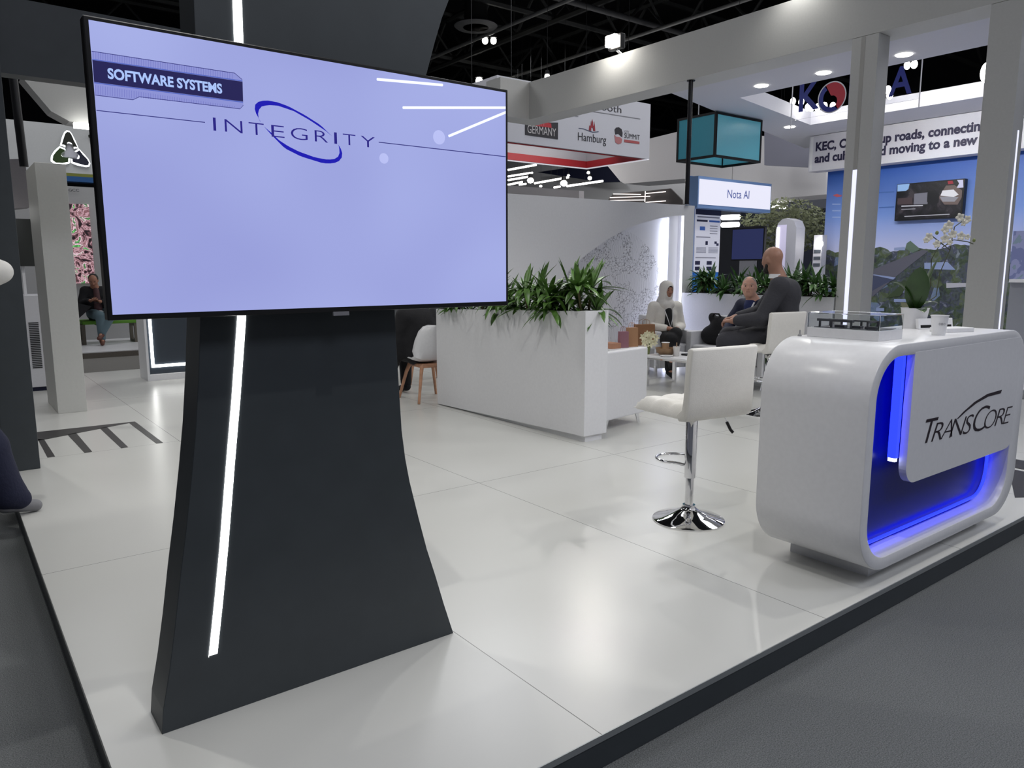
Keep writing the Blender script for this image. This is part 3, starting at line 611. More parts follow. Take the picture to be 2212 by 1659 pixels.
t = MB().lathe([(0.05, 0), (0.05, .01), (0.033, .011), (0.033, 1.735), (0.06, 1.737), (0.06, 1.747)], (8.95, 7.45, 2.496), 20).build('steel_pole', mat('black_steel', (0.01, 0.01, 0.012), .25), smooth=True)
tag(t, 'slim black steel pole between the lounge wall and the overhead fascia', 'pole')
# lounge wall with arched illuminated niche
arc = [(6.05, .6), (6.25, 1.05), (6.50, 1.40), (6.66, 1.56), (6.95, 1.75), (7.3, 1.94), (7.70, 2.11), (8.03, 2.20), (8.40, 2.28), (8.72, 2.325)]
w_ = thing('wall_lounge', (7.0, 7.5, P), None, None, kind='structure')
AR = [(x, z) for x, z in arc]
mb = MB(); top = 2.487
Pts = [(5.1, P)]+[(6.05, P)]+AR+[(8.90, 2.335), (8.90, P), (9.13, P), (9.13, top), (5.1, 2.462)]
mb.prism([(x, 7.45, z) for x, z in Pts], (0, .12, 0)); mb.build('wall_face', white, w_)
MB().box(5.1, 9.13, 7.571, 7.62, P, 2.46).build('wall_rear', white, w_)
def circuit_mat():
    m = bpy.data.materials.new('circuit_globe_print'); m.use_nodes = True; nt = m.node_tree; b = nt.nodes['Principled BSDF']; N = nt.nodes.new; Lk = nt.links.new
    tc = N('ShaderNodeTexCoord'); 
    v = N('ShaderNodeTexVoronoi'); v.feature = 'DISTANCE_TO_EDGE'; v.inputs['Scale'].default_value = 19; Lk(tc.outputs['Object'], v.inputs['Vector'])
    v2 = N('ShaderNodeTexVoronoi'); v2.inputs['Scale'].default_value = 26; Lk(tc.outputs['Object'], v2.inputs['Vector'])
    n = N('ShaderNodeTexNoise'); n.inputs['Scale'].default_value = 3.5; n.inputs['Detail'].default_value = 3; Lk(tc.outputs['Object'], n.inputs['Vector'])
    wv = N('ShaderNodeTexWave'); wv.inputs['Scale'].default_value = 5; wv.inputs['Distortion'].default_value = 7; wv.inputs['Detail'].default_value = 1; Lk(tc.outputs['Object'], wv.inputs['Vector'])
    def M(op, a, b_=None, v1=None):
        x = N('ShaderNodeMath'); x.operation = op; Lk(a, x.inputs[0])
        if b_ is not None: Lk(b_, x.inputs[1])
        elif v1 is not None: x.inputs[1].default_value = v1
        return x.outputs[0]
    sp = N('ShaderNodeSeparateXYZ'); Lk(tc.outputs['Object'], sp.inputs[0])
    dx = M('DIVIDE', M('SUBTRACT', sp.outputs['X'], None, 0.62), None, 0.95); dz = M('DIVIDE', M('SUBTRACT', sp.outputs['Z'], None, 1.12), None, 0.86)
    r2 = M('ADD', M('MULTIPLY', dx, dx), M('MULTIPLY', dz, dz)); inside = M('LESS_THAN', r2, None, 1.0)
    l1 = M('LESS_THAN', v.outputs['Distance'], None, 0.034); d1 = M('LESS_THAN', v2.outputs['Distance'], None, 0.30); l2 = M('LESS_THAN', M('ABSOLUTE', M('SUBTRACT', wv.outputs['Fac'], None, .5)), None, 0.07)
    msk = M('GREATER_THAN', n.outputs['Fac'], None, 0.47); inv = M('LESS_THAN', n.outputs['Fac'], None, 0.53)
    k = M('MAXIMUM', M('MULTIPLY', M('MAXIMUM', d1, l1), msk), M('MULTIPLY', l2, inv)); k = M('MULTIPLY', M('MULTIPLY', k, inside), None, .62)
    mi = N('ShaderNodeMix'); mi.data_type = 'RGBA'; Lk(k, mi.inputs[0]); mi.inputs[6].default_value = (.74, .74, .77, 1); mi.inputs[7].default_value = (.09, .085, .10, 1)
    Lk(mi.outputs[2], b.inputs['Base Color']); b.inputs['Roughness'].default_value = .5; return m
nb = MB().poly([(x, 7.563, z) for x, z in [(6.05, P)]+AR+[(8.9, 2.335), (8.9, P)]]).build('niche_mural', circuit_mat(), w_)
MB().box(8.655, 8.675, 7.545, 7.560, P, 2.30).build('light_line', mat('mural_led', (0, 0, 0), .4, emit=(.66, .70, 1), es=6), w_); MB().box(8.872, 8.905, 7.452, 7.475, P, 2.33).build('light_line', mat('cool_led_bright', (0, 0, 0), .4, emit=(.9, .92, 1), es=3), w_)

_l = area((8.63, 7.50, 1.25), 2.0, .03, 5, (.78, .82, 1), (0, math.radians(90), math.radians(-22)))
# ---- planters
t = thing('planter_box', (4.33, 5.6, P), 'long white planter box in the middle of the floor, packed with leafy plants', 'planter', group='white planter boxes')
mb = MB().hexa([(4.2, 4.505, .176), (4.462, 4.505, .176), (4.462, 6.82, .125), (4.2, 6.82, .125), (4.2, 4.505, 1.222), (4.462, 4.505, 1.222), (4.462, 6.82, 1.145), (4.2, 6.82, 1.145)])
mb.build('box', white, t, bevel=.003)
MB().box(4.235, 4.43, 4.53, 6.55, P, .20).build('plinth', white, t)
MB().box(4.225, 4.437, 4.53, 6.79, 1.10, 1.150).build('soil', soil, t)
t = thing('planter_box', (9.05, 6.2, P), 'low white planter box closing the lounge between the mural wall and the light-line column', 'planter', group='white planter boxes')
MB().box(8.90, 9.16, 5.03, 7.44, P, 1.206).build('box', white, t, bevel=.003)
MB().box(8.93, 9.13, 5.05, 7.42, 1.206, 1.215).build('soil', soil, t)
def plant(loc, s, seed, label, group, m, n=46, kind=0):
    rnd = random.Random(seed); t = thing('leafy_plant', loc, label, 'plant', rz=rnd.random()*6.28, group=group)
    WLt = MB(); fo = MB()
    heads = [(rnd.uniform(-.10, .10)*s, rnd.uniform(-.10, .10)*s, rnd.uniform(.0, .19)*s) for _ in range(6)]
    for (hx, hy, hz) in heads:
        WLt.tube([(hx*.4, hy*.4, -.02), (hx*.8, hy*.8, hz*.6), (hx, hy, hz)], .008*s, 6)
        for i in range(n//5+rnd.randint(0, 3)):
            a = rnd.random()*6.283; el = rnd.choice([rnd.uniform(.5, 1.35), rnd.uniform(-.2, .8), rnd.uniform(-.3, .4)]); L = s*rnd.uniform(.16, .27); W_ = s*rnd.uniform(.015, .025)
            d = Vector((math.cos(a)*math.cos(el), math.sin(a)*math.cos(el), math.sin(el))); sd_ = Vector((-math.sin(a), math.cos(a), 0)); dr = rnd.uniform(.3, 1.9) if el < .8 else rnd.uniform(0, .5)
            p = Vector((hx, hy, hz)); rows = []
            for k in range(6):
                f = k/5; wd = W_*(math.sin(math.pi*(.08+.92*f))**.8 if f < 1 else .03); dd = (d+Vector((0, 0, -dr*f))).normalized(); up = sd_.cross(dd)
                rows.append([tuple(p-sd_*wd-up*wd*.35), tuple(p), tuple(p+sd_*wd-up*wd*.35)]); p = p+dd*L/5
            fo.grid(rows)
    fo.build('foliage', m, t, True, fix=False); WLt.build('stems', stemm, t, True)
    return t
names = ['tall upright leafy plant at the near end of the middle planter', 'bushy leafy plant second from the near end of the middle planter', 'leafy plant third from the near end of the middle planter',
         'leafy plant in the middle planter close to the display edge', 'leafy plant in the middle planter mostly behind the display', 'leafy plant at the far end of the middle planter behind the display', 'leafy plant squeezed at the front rim of the middle planter']
for i, y in enumerate((4.66, 5.0, 5.38, 5.76, 6.14, 6.52)): plant((4.33+random.uniform(-.03, .03), y, 1.16), 1.18 if i else 1.3, 20+i, names[i], 'dracaenas in the middle planter', leaf, 84)
n2 = ['leafy plant beside the light-line column in the rear planter', 'leafy plant behind the shoulder of the bald man', 'leafy plant behind the back of the bald man', 'leafy plant between the two seated men', 'leafy plant directly behind the grey-haired man', 'leafy plant left of the grey-haired man in the rear planter', 'leafy plant next to the mural wall in the rear planter', 'leafy plant in the corner of rear planter and mural wall']
for i, y in enumerate((5.22, 5.45, 5.72, 6.02, 6.34, 6.66, 6.95, 7.18)): plant((9.03, y, 1.21), 1.15, 40+i, n2[i], 'plants in the rear planter', leaf2, 66)

# ---- lounge furniture
def armchair(loc, rz, label, w=.62, d=.62, hb=.72, ha=.60):
    t = thing('armchair', loc, label, 'armchair', rz, 'white cube armchairs of the lounge')
    MB().box(-w/2, w/2, -d/2, -d/2+.09, .10, ha).build('armrest', leatherw, t, bevel=.012)
    MB().box(-w/2, w/2, d/2-.09, d/2, .10, ha).build('armrest', leatherw, t, bevel=.012)
    MB().box(-w/2, -w/2+.12, -d/2+.091, d/2-.091, .10, hb).build('backrest', leatherw, t, bevel=.02)
    MB().box(-w/2+.121, w/2, -d/2+.091, d/2-.091, .10, .28).build('seat_base', leatherw, t, bevel=.008)
    MB().box(-w/2+.121, w/2-.005, -d/2+.095, d/2-.095, .281, .42).build('cushion', leatherw, t, bevel=.03)
    for sx in (-1, 1):
        for sy in (-1, 1): MB().hexa([(sx*(w/2-.06)-.02, sy*(d/2-.05)-.004, 0), (sx*(w/2-.06)+.02, sy*(d/2-.05)-.004, 0), (sx*(w/2-.06)+.02, sy*(d/2-.05)+.004, 0), (sx*(w/2-.06)-.02, sy*(d/2-.05)+.004, 0),
                     (sx*(w/2-.09)-.025, sy*(d/2-.05)-.004, .10), (sx*(w/2-.09)+.025, sy*(d/2-.05)-.004, .10), (sx*(w/2-.09)+.025, sy*(d/2-.05)+.004, .10), (sx*(w/2-.09)-.025, sy*(d/2-.05)+.004, .10)]).build('leg', chrome, t)
    return t
ra = math.atan2(.233, 1.362)
armchair((4.905, 5.04, P), ra, 'white cube armchair nearest the camera, behind the near end of the middle planter', w=.66, d=.60, ha=.715, hb=.72)
armchair((8.05, 7.05, P), math.radians(-105), 'white cube armchair with the woman in the white headscarf, by the mural wall', hb=.80)
armchair((8.42, 6.38, P), math.radians(180), 'white cube armchair holding a black bag, below the rear planter', hb=.80)
armchair((8.0, 5.45, P), math.radians(175), 'white cube armchair with the grey-haired man, below the rear planter', hb=.74)
t = thing('handbag', (8.38, 6.38, P+.42), 'soft black bag slumped on the middle armchair', 'bag')
sdf_part('bag_body', [ell((0, 0, .13), (.12, .21, .15), .05), ell((0, -.04, .27), (.09, .13, .12), .06), ell((-.02, .08, .37), (.04, .05, .06), .05), ell((0, .10, .12), (.11, .14, .12), .05)], .012, blackc, t)
MB().tube([(-.02, -.08, .36), (-.05, -.05, .42), (-.06, .02, .42), (-.04, .06, .37)], .012, 8).build('handle', blackc, t, True, local=True)
t = thing('laptop_bag', (4.86, 5.16, P+.42), 'black bag peeking over the arm of the nearest armchair', 'bag')
MB().hexa([(-.28, -.20, .012), (.15, -.20, .012), (.15, .05, .012), (-.28, .05, .012), (-.26, -.14, .36), (-.16, -.13, .36), (-.16, .0, .36), (-.26, .0, .36)]).build('bag_body', blackc, t, bevel=.02)

ct = thing('coffee_table', (7.22, 6.02, P), 'low square coffee table with white top and chrome legs before the seated woman', 'table', rz=math.radians(6))
MB().box(-.33, .33, -.33, .33, .365, .392).build('tabletop', whitegloss, ct, bevel=.004)
for sx in (-1, 1):
    for sy in (-1, 1): MB().box(sx*.29-.02, sx*.29+.02, sy*.29-.02, sy*.29+.02, 0, .343).build('leg', chrome, ct, bevel=.003)
mb = MB(); 
for s in (-1, 1): mb.box(-.29, .29, s*.29-.012, s*.29+.012, .343, .364); mb.box(s*.29-.012, s*.29+.012, -.277, .277, .343, .364)
mb.build('rail', chrome, ct)
TZ = P+.3925
def onT(px, py): q = G(px, py, TZ); return (q[0], q[1], TZ)
t = thing('wooden_bowl', (7.10, 6.16, TZ), 'round wooden bowl on the coffee table under the white flowers', 'bowl')
MB().lathe([(0.07, 0), (0.115, 0.03), (0.13, 0.085), (0.124, 0.085), (0.108, 0.034), (0.01, 0.02)], (7.10, 6.16, TZ)).build('bowl', mat('bowl_wood', s2l(140, 112, 84), .5, noise=(12, .2)), t, True)
t = thing('flower_bunch', (6.98, 6.14, TZ+.09), 'bunch of cream lilies standing behind the wooden bowl', 'flowers')
WL[t] = (0, 0, 0)
c0 = np.array(OX(1401, 733, 7.0)); t.location = tuple(c0)
pet = mat('cream_petal', s2l(226, 222, 190), .6)
for k, (dx, dz, r_) in enumerate(((-.07, .03, .05), (-.02, .07, .045), (.04, .05, .05), (.09, .02, .045), (-.05, -.04, .05), (.02, -.05, .055), (.07, -.04, .045), (0, 0, .05))):
    mb = MB(); c = Vector((dx*.794, -dx*.607, dz)); a0 = random.random()*6
    for j in range(6):
        a = a0+j*math.pi/3; e = Vector((.794*math.cos(a), -.607*math.cos(a), math.sin(a)))+fwv*.6; e.normalize(); s = e.cross(fwv).normalized(); rows = []
        for i in range(5): f = i/4; wd = r_*.28*math.sin(math.pi*(.1+.85*f)); pp = c+e*r_*1.2*f; rows.append([tuple(pp-s*wd), tuple(pp+fwv*.004), tuple(pp+s*wd)])
        mb.grid(rows)
    mb.build('lily', pet, t, True, local=True, fix=False)
MB().tube([(0, 0, -.05), (.01, 0, -.12), (0, .01, -.20)], .02, 8).build('stalks', mat('green_stalk', s2l(120, 130, 84), .7), t, local=True)
lf = MB()
for k in range(7): a = k; lf.grid(bleaf((0, 0, -.03), (.794*math.cos(a)*.5, -.607*math.cos(a)*.5, .6+.4*math.sin(a*2)), .17, .012, .4))
lf.build('foliage', mat('pale_leaf', s2l(150, 146, 96), .6), t, local=True, fix=False)
x, y, z = onT(1437, 764); t = thing('paper_cup', (x+.0, y, TZ), 'tall kraft paper cup on the coffee table', 'cup')
kr = mat('kraft_paper', s2l(176, 146, 116), .8)
MB().lathe([(0.036, 0), (0.048, 0.135), (0.051, 0.137), (0.051, 0.142), (0.045, .142), (0.034, .006)], (x, y, TZ)).build('cup', kr, t, True)
MB().lathe([(0.0515, .1372), (0.0525, .140), (0.0515, .1430), (0.046, .1432)], (x, y, TZ)).build('rim', white, t, True)
x, y, z = onT(1461, 769); t = thing('iced_drink_cup', (x, y, TZ), 'clear plastic cup of iced coffee with a wooden stirrer on the coffee table', 'cup')
MB().lathe([(0.032, 0), (0.044, 0.115), (0.047, 0.117), (0.043, .117), (0.030, .006)], (x, y, TZ)).build('cup', mat('clear_plastic_cup', (.78, .76, .74), .15, alpha=.75), t, True)
MB().lathe([(0.029, .007), (0.036, 0.07), (0.001, .071)], (x, y, TZ)).build('drink', mat('milky_coffee', s2l(150, 110, 92), .5), t, True)
MB().tube([(x, y, TZ+.02), (x-.01, y-.01, TZ+.165)], .006, 6).build('stirrer', kr, t)
x, y, z = onT(1447, 769)
tag(MB().lathe([(0.055, 0), (0.075, .008), (0.078, .014), (0.070, .014), (0.01, .006)], (x-.07, y-.01, TZ)).build('saucer', white, smooth=True), 'small white saucer on the coffee table beside the kraft cup', 'saucer')
x, y, z = onT(1483, 768)
tag(MB().box(x-.03, x+.10, y-.02, y+.06, TZ, TZ+.02).build('phone', black, bevel=.003), 'black phone lying on the coffee table behind the bar stool', 'phone')
t = thing('side_bench', (7.2, 6.95, P), 'low white bench by the mural wall carrying the paper bags', 'bench')
MB().box(6.75, 7.72, 6.78, 7.12, .50, .54).build('bench_top', white, t, bevel=.004)
for x in (6.8, 7.66):
    for y in (6.82, 7.08): MB().box(x-.015, x+.015, y-.015, y+.015, P, .499).build('leg', chrome, t)
def paperbag(x, y, w_, d_, h_, m, label, hm=None):
    t = thing('paper_bag', (x, y, .5405), label, 'bag', group='shopping bags on the bench', rz=math.radians(-20))
    MB().hexa([(-w_/2, -d_/2, 0), (w_/2, -d_/2, 0), (w_/2, d_/2, 0), (-w_/2, d_/2, 0), (-w_/2, -d_/2+.01, h_), (w_/2, -d_/2+.01, h_), (w_/2, d_/2-.01, h_), (-w_/2, d_/2-.01, h_)]).build('bag', m, t, local=True)
    for s in (-1, 1): MB().tube([(-w_*.22, s*(d_/2-.012), h_-.01), (-w_*.2, s*(d_/2-.02), h_+.05), (0, s*(d_/2-.03), h_+.07), (w_*.2, s*(d_/2-.02), h_+.05), (w_*.22, s*(d_/2-.012), h_-.01)], .003, 6).build('handle', hm or m, t, local=True)
paperbag(7.11, 6.90, .12, .09, .21, mat('rose_paper', s2l(158, 112, 124), .7), 'small rose-pink paper bag, leftmost of the bags on the bench')
paperbag(7.30, 6.93, .14, .10, .25, mat('tan_paper', s2l(186, 142, 106), .7), 'tan paper bag standing between the pink and the brown bag')
paperbag(7.57, 6.96, .26, .13, .28, mat('brown_paper', s2l(150, 108, 76), .7), 'large brown paper bag beside the cream lilies')
tag(MB().box(6.86, 7.02, 6.85, 7.05, .5405, .61).build('gift_box', mat('orange_card', s2l(190, 140, 112), .7), bevel=.002), 'flat orange-brown box on the bench behind the nearest armchair', 'box')

# ---- shell chairs behind the display
def shell_chair(loc, rz, label):
    t = thing('shell_chair', loc, label, 'chair', rz, 'white shell chairs with wooden legs')
    rows = []
    path = [(.20, .44, .23), (.16, .445, .235), (.05, .43, .235), (-.08, .43, .235), (-.15, .46, .235), (-.20, .56, .23), (-.235, .68, .215), (-.26, .78, .18), (-.268, .83, .13), (-.27, .845, .07)]
    for (y, z, w2) in path:
        r_ = []
        for u in np.linspace(-1, 1, 15):
            cz = .05*abs(u)**3; cy = .10*abs(u)**3 if z > .5 else 0
            r_.append((u*w2, y+cy, z+(cz if z < .5 else 0)))
        rows.append(r_)
    rows = [[(p[0], p[1], p[2]) for p in r_] for r_ in rows]
    mb = MB(); mb.grid(rows); o = mb.build('shell', whitegloss, t, True, fix=False); so = o.modifiers.new('thick', 'SOLIDIFY'); so.thickness = .012
    MB().box(-.15, .15, -.17, .17, .375, .415).build('seat_frame', wood, t, bevel=.006)
    for sx in (-1, 1):
        for sy in (-1, 1): MB().tube([(sx*.14, sy*.15, .40), (sx*.17, sy*.185, .30), (sx*.235, sy*.25, 0)], .024, 8, r2=.015).build('leg', wood, t, True)
    return t
shell_chair((4.29, 7.17, P), math.radians(-4), 'white shell chair with beech legs showing between the column and the planter')
shell_chair((4.95, 8.35, P), math.radians(75), 'second white shell chair with beech legs, farther back behind the planter')
# ================================================================ left background
t = thing('white_pylon', (1.0, 8.85, P), 'tall plain white slab pylon behind the charcoal post', 'pylon')
MB().box(.878, 1.138, 8.70, 9.55, P, 2.585).build('slab', mat('warm_white_panel', (0.60, 0.60, 0.57), .5), t, bevel=.003)
t = thing('led_wall_panel', (2.6, 10.8, P), 'white framed dark wall panel edged with a bright light line, behind the column', 'wall panel')
mb = MB(); mb.box(2.10, 2.13, 10.55, 11.0, P, 2.9); mb.box(2.13, 4.1, 10.55, 11.0, P, .20); mb.box(2.13, 4.1, 10.55, 11, 2.8, 2.9); mb.box(4.07, 4.1, 10.55, 11, .2, 2.8)
mb.build('frame', white, t); MB().box(2.131, 4.069, 10.60, 10.9, .201, 2.799).build('dark_panel', mat('slate_panel', s2l(52, 60, 70), .35), t)
mb = MB(); mb.box(2.165, 2.20, 10.585, 10.599, .29, 2.75); mb.box(2.201, 4.03, 10.585, 10.599, .29, .325); mb.build('light_line', led, t)
t = thing('vent_cabinet', (.8, 10.6, P), 'grey white cabinet with a column of vent slots seen between post and pylon', 'cabinet')
MB().box(.55, 1.03, 10.50, 11.2, P+.05, 1.26).build('cabinet_body', mat('pale_cabinet', (0.60, 0.60, 0.63), .4), t, bevel=.003); MB().box(.56, 1.02, 10.52, 11.18, P, P+.049).build('plinth', navy, t)
vs_ = MB()
_a, _b, _c = OY(61, 695, 10.5), OY(78, 795, 10.5), OY(70, 695, 10.5)
for i in range(26): z = _b[2]+i*(_a[2]-_b[2])/26; xo = -.05*(1-i/26)*0; vs_.box(_a[0], _a[0]+.10, 10.494, 10.501, z, z+.011)
vs_.build('vent_slots', black, t)
t = thing('tilted_screen', (.85, 10.9, 1.27), 'dark tilted display on the vent cabinet with a light tube above it', 'screen')
MB().hexa([(.74, 10.55, 1.6), (.98, 10.55, 1.6), (.98, 10.6, 1.6), (.74, 10.6, 1.6), (.66, 10.62, 2.15), (.98, 10.62, 2.15), (.98, 10.67, 2.15), (.66, 10.67, 2.15)]).build('screen', mat('dim_screen', s2l(44, 46, 44), .3), t)
MB().box(.84, .87, 10.6, 10.66, 1.26, 1.62).build('stand', white, t)
MB().tube([(.62, 10.5, 2.14), (.80, 10.6, 2.30)], .02, 8).build('light_tube', led, t)
mb = MB(); pts = [(.60, 2.4), (.64, 2.62), (.72, 2.76), (.84, 2.84), (1.0, 2.86), (1.0, 2.3), (.70, 2.25)]
tag(MB().prism([(x, 10.8, z) for x, z in pts], (0, .3, 0)).build('curved_hood', mat('grey_hood', s2l(120, 116, 118), .4)), 'curved grey hood panel peeking out left of the white pylon', 'panel')
# neighbour wall with trefoil emblem
GY = 17.6
t = thing('exhibitor_wall', (2.4, GY, .115), 'pale neighbour booth wall with a glowing trefoil emblem, stripes and a picture screen', 'wall')
def gq(pts): return [OY(x, y, GY-.02) for x, y in pts]
MB().box(.9, 3.7, GY, GY+.3, .115, 3.20).build('lower_wall', mat('grey_wall_paint', (0.36, 0.36, 0.36), .6), t)
z1 = OY(170, 382, GY)[2]; z2 = OY(170, 374, GY)[2]; z3 = OY(120, 268, GY)[2]
MB().box(.9, 3.7, GY-.03, GY+.3, z1-.10, z1).build('blue_stripe', mat('blue_stripe', s2l(34, 84, 140), .5), t)
MB().box(.9, 3.7, GY-.03, GY+.3, z1+.001, z1+.06).build('olive_stripe', mat('olive_stripe', s2l(120, 124, 50), .5), t)
MB().box(.9, 3.7, GY-.03, GY+.3, z1+.061, z3).build('upper_wall', mat('white_wall_paint', (0.55, 0.56, 0.56), .5), t)
def zq(pts): return [tuple(OY(x/4.148, 240+y/4.148, GY-.06)) for x, y in pts]
em = mat('emblem_dark', s2l(46, 48, 42), .5); gl = mat('emblem_glow', (0, 0, 0), .5, emit=(.92, .96, 1), es=4.5)
top = [(553, 300), (572, 235), (585, 200), (603, 186), (625, 192), (640, 215), (662, 265), (694, 325), (672, 320), (655, 322), (650, 300), (638, 285), (615, 276), (600, 285), (596, 310), (575, 303)]
lft = [(535, 330), (575, 345), (580, 360), (550, 375), (545, 395), (560, 412), (590, 418), (612, 418), (612, 456), (560, 466), (500, 462), (470, 440), (475, 400), (500, 365)]
rgt = [(710, 350), (745, 395), (780, 430), (797, 462), (790, 485), (765, 488), (700, 470), (650, 455), (648, 425), (680, 430), (708, 428), (712, 405), (700, 385), (680, 372)]
def grow(pts, k):
    c = np.mean(pts, 0); return [tuple(c+(np.array(p)-c)*(1+k/np.linalg.norm(np.array(p)-c))) for p in pts]
for pp, cc in ((top, em), (lft, mat('emblem_green', s2l(52, 74, 34), .5)), (rgt, mat('emblem_navy', s2l(40, 42, 60), .5))):
    MB().prism([tuple(np.array(q)+np.array([0, .03, 0])) for q in zq(grow(pp, 16))], (0, .02, 0)).build('emblem_backlight', gl, t)
    MB().prism(zq(pp), (0, -.02, 0)).build('emblem_petal', cc, t)
MB().prism([tuple(np.array(q)+np.array([0, .02, 0])) for q in zq([(603, 290), (620, 284), (634, 296), (645, 330), (668, 365), (700, 400), (690, 420), (650, 415), (620, 412), (580, 412), (556, 398), (575, 378), (596, 345)])], (0, .01, 0)).build('emblem_core', mat('emblem_core_paint', (.6, .6, .66), .5), t)
MB().prism(zq([(790, 215), (815, 205), (830, 225), (815, 245), (792, 235)]), (0, -.02, 0)).build('emblem_petal', em, t)
letters('to GCC', OY(135, 413, GY-.03), OY(171, 414, GY-.03), .055, mat('dark_print', (.03, .03, .035), .5), 'wall_lettering', t, bold=.01)
def noise_screen(name, cols, sc_, es):
    m = bpy.data.materials.new(name); m.use_nodes = True; nt = m.node_tree; b = nt.nodes['Principled BSDF']; tc = nt.nodes.new('ShaderNodeTexCoord')
    n = nt.nodes.new('ShaderNodeTexNoise'); n.inputs['Scale'].default_value = sc_; n.inputs['Detail'].default_value = 5; n.inputs['Distortion'].default_value = 2.0; nt.links.new(tc.outputs['Object'], n.inputs['Vector'])
    r = nt.nodes.new('ShaderNodeValToRGB'); r.color_ramp.interpolation = 'CONSTANT'
    for i, (p, c) in enumerate(cols):
        e = r.color_ramp.elements[i] if i < 2 else r.color_ramp.elements.new(p); e.position = p; e.color = s2l(*c)+(1,)
    nt.links.new(n.outputs['Fac'], r.inputs['Fac']); nt.links.new(r.outputs['Color'], b.inputs['Emission Color']); b.inputs['Emission Strength'].default_value = es; b.inputs['Base Color'].default_value = (0, 0, 0, 1); b.inputs['Roughness'].default_value = .4; return m
a = OY(146, 440, GY); b_ = OY(181, 440, GY); c_ = OY(165, 612, GY)
MB().box(a[0]-.35, b_[0]+.08, GY-.05, GY-.001, c_[2], a[2]).build('picture_screen', noise_screen('satellite_picture', [(0, (30, 20, 26)), (.40, (90, 60, 66)), (.45, (190, 150, 160)), (.5, (130, 90, 96)), (.54, (220, 190, 200)), (.58, (70, 120, 70)), (.62, (110, 210, 110)), (.66, (40, 60, 44))], 3.2, 1.0), t)
# white curved ceiling sail above
pts = [(46, 165), (110, 240), (150, 262), (190, 268), (300, 262), (420, 240), (470, 200), (470, 165)]
mb = MB(); lo_ = [OY(x, y, 15.5) for x, y in pts]
mb.prism(lo_, (0, .5, 0)); tag(mb.build('hanging_sail', mat('sail_white', (0.50, 0.50, 0.48), .7)), 'white curved hanging canopy in the upper left behind the display', 'canopy')
tag(MB().box(*[OY(158, 268, 15.4)[0], OY(230, 268, 15.4)[0], 15.3, 15.4, OY(158, 277, 15.4)[2], OY(158, 266, 15.4)[2]]).build('light_bar', led), 'short bright light bar under the curved hanging canopy', 'lamp')
x, y, z = OY(8, 240, 7.2)
tag(MB().tube([OY(28, 165, 8.0), OY(52, 360, 8.0)], .035, 10).build('truss_tube', black, smooth=True), 'thin black tube rising beside the charcoal post', 'tube')

# ================================================================ structures over the lounge wall
# hanging box sign of the German pavilion
t = thing('hanging_box_sign', (13, 14, 4.41), 'white hanging box sign with red lower edge and printed logos, over the mural wall', 'sign')
sw = mat('sign_white', (0.52, 0.52, 0.56), .5); rd = mat('sign_red', s2l(176, 44, 52), .45); wd_ = .08
Z0, Z1 = 4.40, 5.78; X1 = 15.25; YB = 16.4; X0 = 10.3
for _x in (11, 14.8):
    for _y in (14.4, 16): MB().tube([(_x, _y, 5.63), (_x, _y, 12.99)], .006, 6).build('cable', blackm, t)
MB().box(X0, X1, 14.0, 14.0+wd_, Z0, Z1).build('front_panel', sw, t); MB().box(X0, X1, YB-wd_, YB, Z0, Z1).build('rear_panel', sw, t)
MB().box(X1-wd_, X1, 14.0+wd_, YB-wd_, Z0, Z1).build('side_panel', sw, t); MB().box(X0, X0+wd_, 14.0+wd_, YB-wd_, Z0, Z1).build('side_panel', sw, t)
for a in ((X0, X1-.2, 14.09, 14.12, Z0-.02, Z0+.01), (X0+.1, X1-.1, YB-wd_-.04, YB-wd_, Z0, Z0+.18), (X1-wd_-.04, X1-wd_, 14.12, YB-.13, Z0, Z0+.18)): MB().box(*a).build('red_trim', rd, t)
for a in ((X0, X1, YB-wd_, YB, Z0-.02, Z0-.001), (X1-wd_, X1, 14.0, YB-wd_, Z0-.02, Z0-.001)): MB().box(*a).build('lit_edge', mat('sign_edge_glow', (.5, .5, .5), .5, emit=(.9, .9, 1), es=.5), t)
MB().box(X0+wd_, X1-wd_, 14.0+wd_, YB-wd_, 5.6, 5.62).build('sign_top', sw, t)
area((12.8, 15.0, 4.75), 3.6, .5, 22, (1, .95, .92), (math.radians(75), 0, 0))
def g6(x, y): return OY(1090+x/5.395, 200+y/5.395, 13.995)
kp = mat('sign_black_print', s2l(40, 38, 44), .5)
letters('German Booth', g6(560, 112), g6(1360, 240), .175, kp, 'sign_lettering', t)
for a, b in (((725, 257), (858, 274)), ((960, 205), (1580, 303))): MB().prism([g6(*a), g6(*b), g6(b[0], b[1]+9), g6(a[0], a[1]+9)], (0, -.004, 0)).build('divider_line', mat('grey_line', (.2, .2, .22), .5), t)
MB().prism([g6(238, 345), g6(622, 350), g6(620, 545), g6(238, 493)], (0, -.006, 0)).build('logo_block', kp, t)
MB().prism([tuple(np.array(g6(*q))-[0, .0065, 0]) for q in ((240, 345), (430, 325), (540, 362), (545, 412), (240, 372))], (0, -.002, 0)).build('logo_swoosh', rd, t)
letters('MOBILITY', tuple(np.array(g6(250, 372))-[0, .006, 0]), tuple(np.array(g6(470, 392))-[0, .006, 0]), .11, mat('rose_print', s2l(190, 120, 124), .5), 'logo_lettering', t)
letters('GERMANY', tuple(np.array(g6(265, 468))-[0, .004, 0]), tuple(np.array(g6(597, 512))-[0, .004, 0]), .19, mat('pale_print', s2l(190, 186, 186), .5), 'logo_lettering', t)
MB().prism([g6(505, 318), g6(560, 322), g6(600, 305), g6(622, 285), g6(560, 290)], (0, -.004, 0)).build('logo_swoosh', kp, t)
cr = mat('crimson_print', s2l(140, 36, 48), .5)
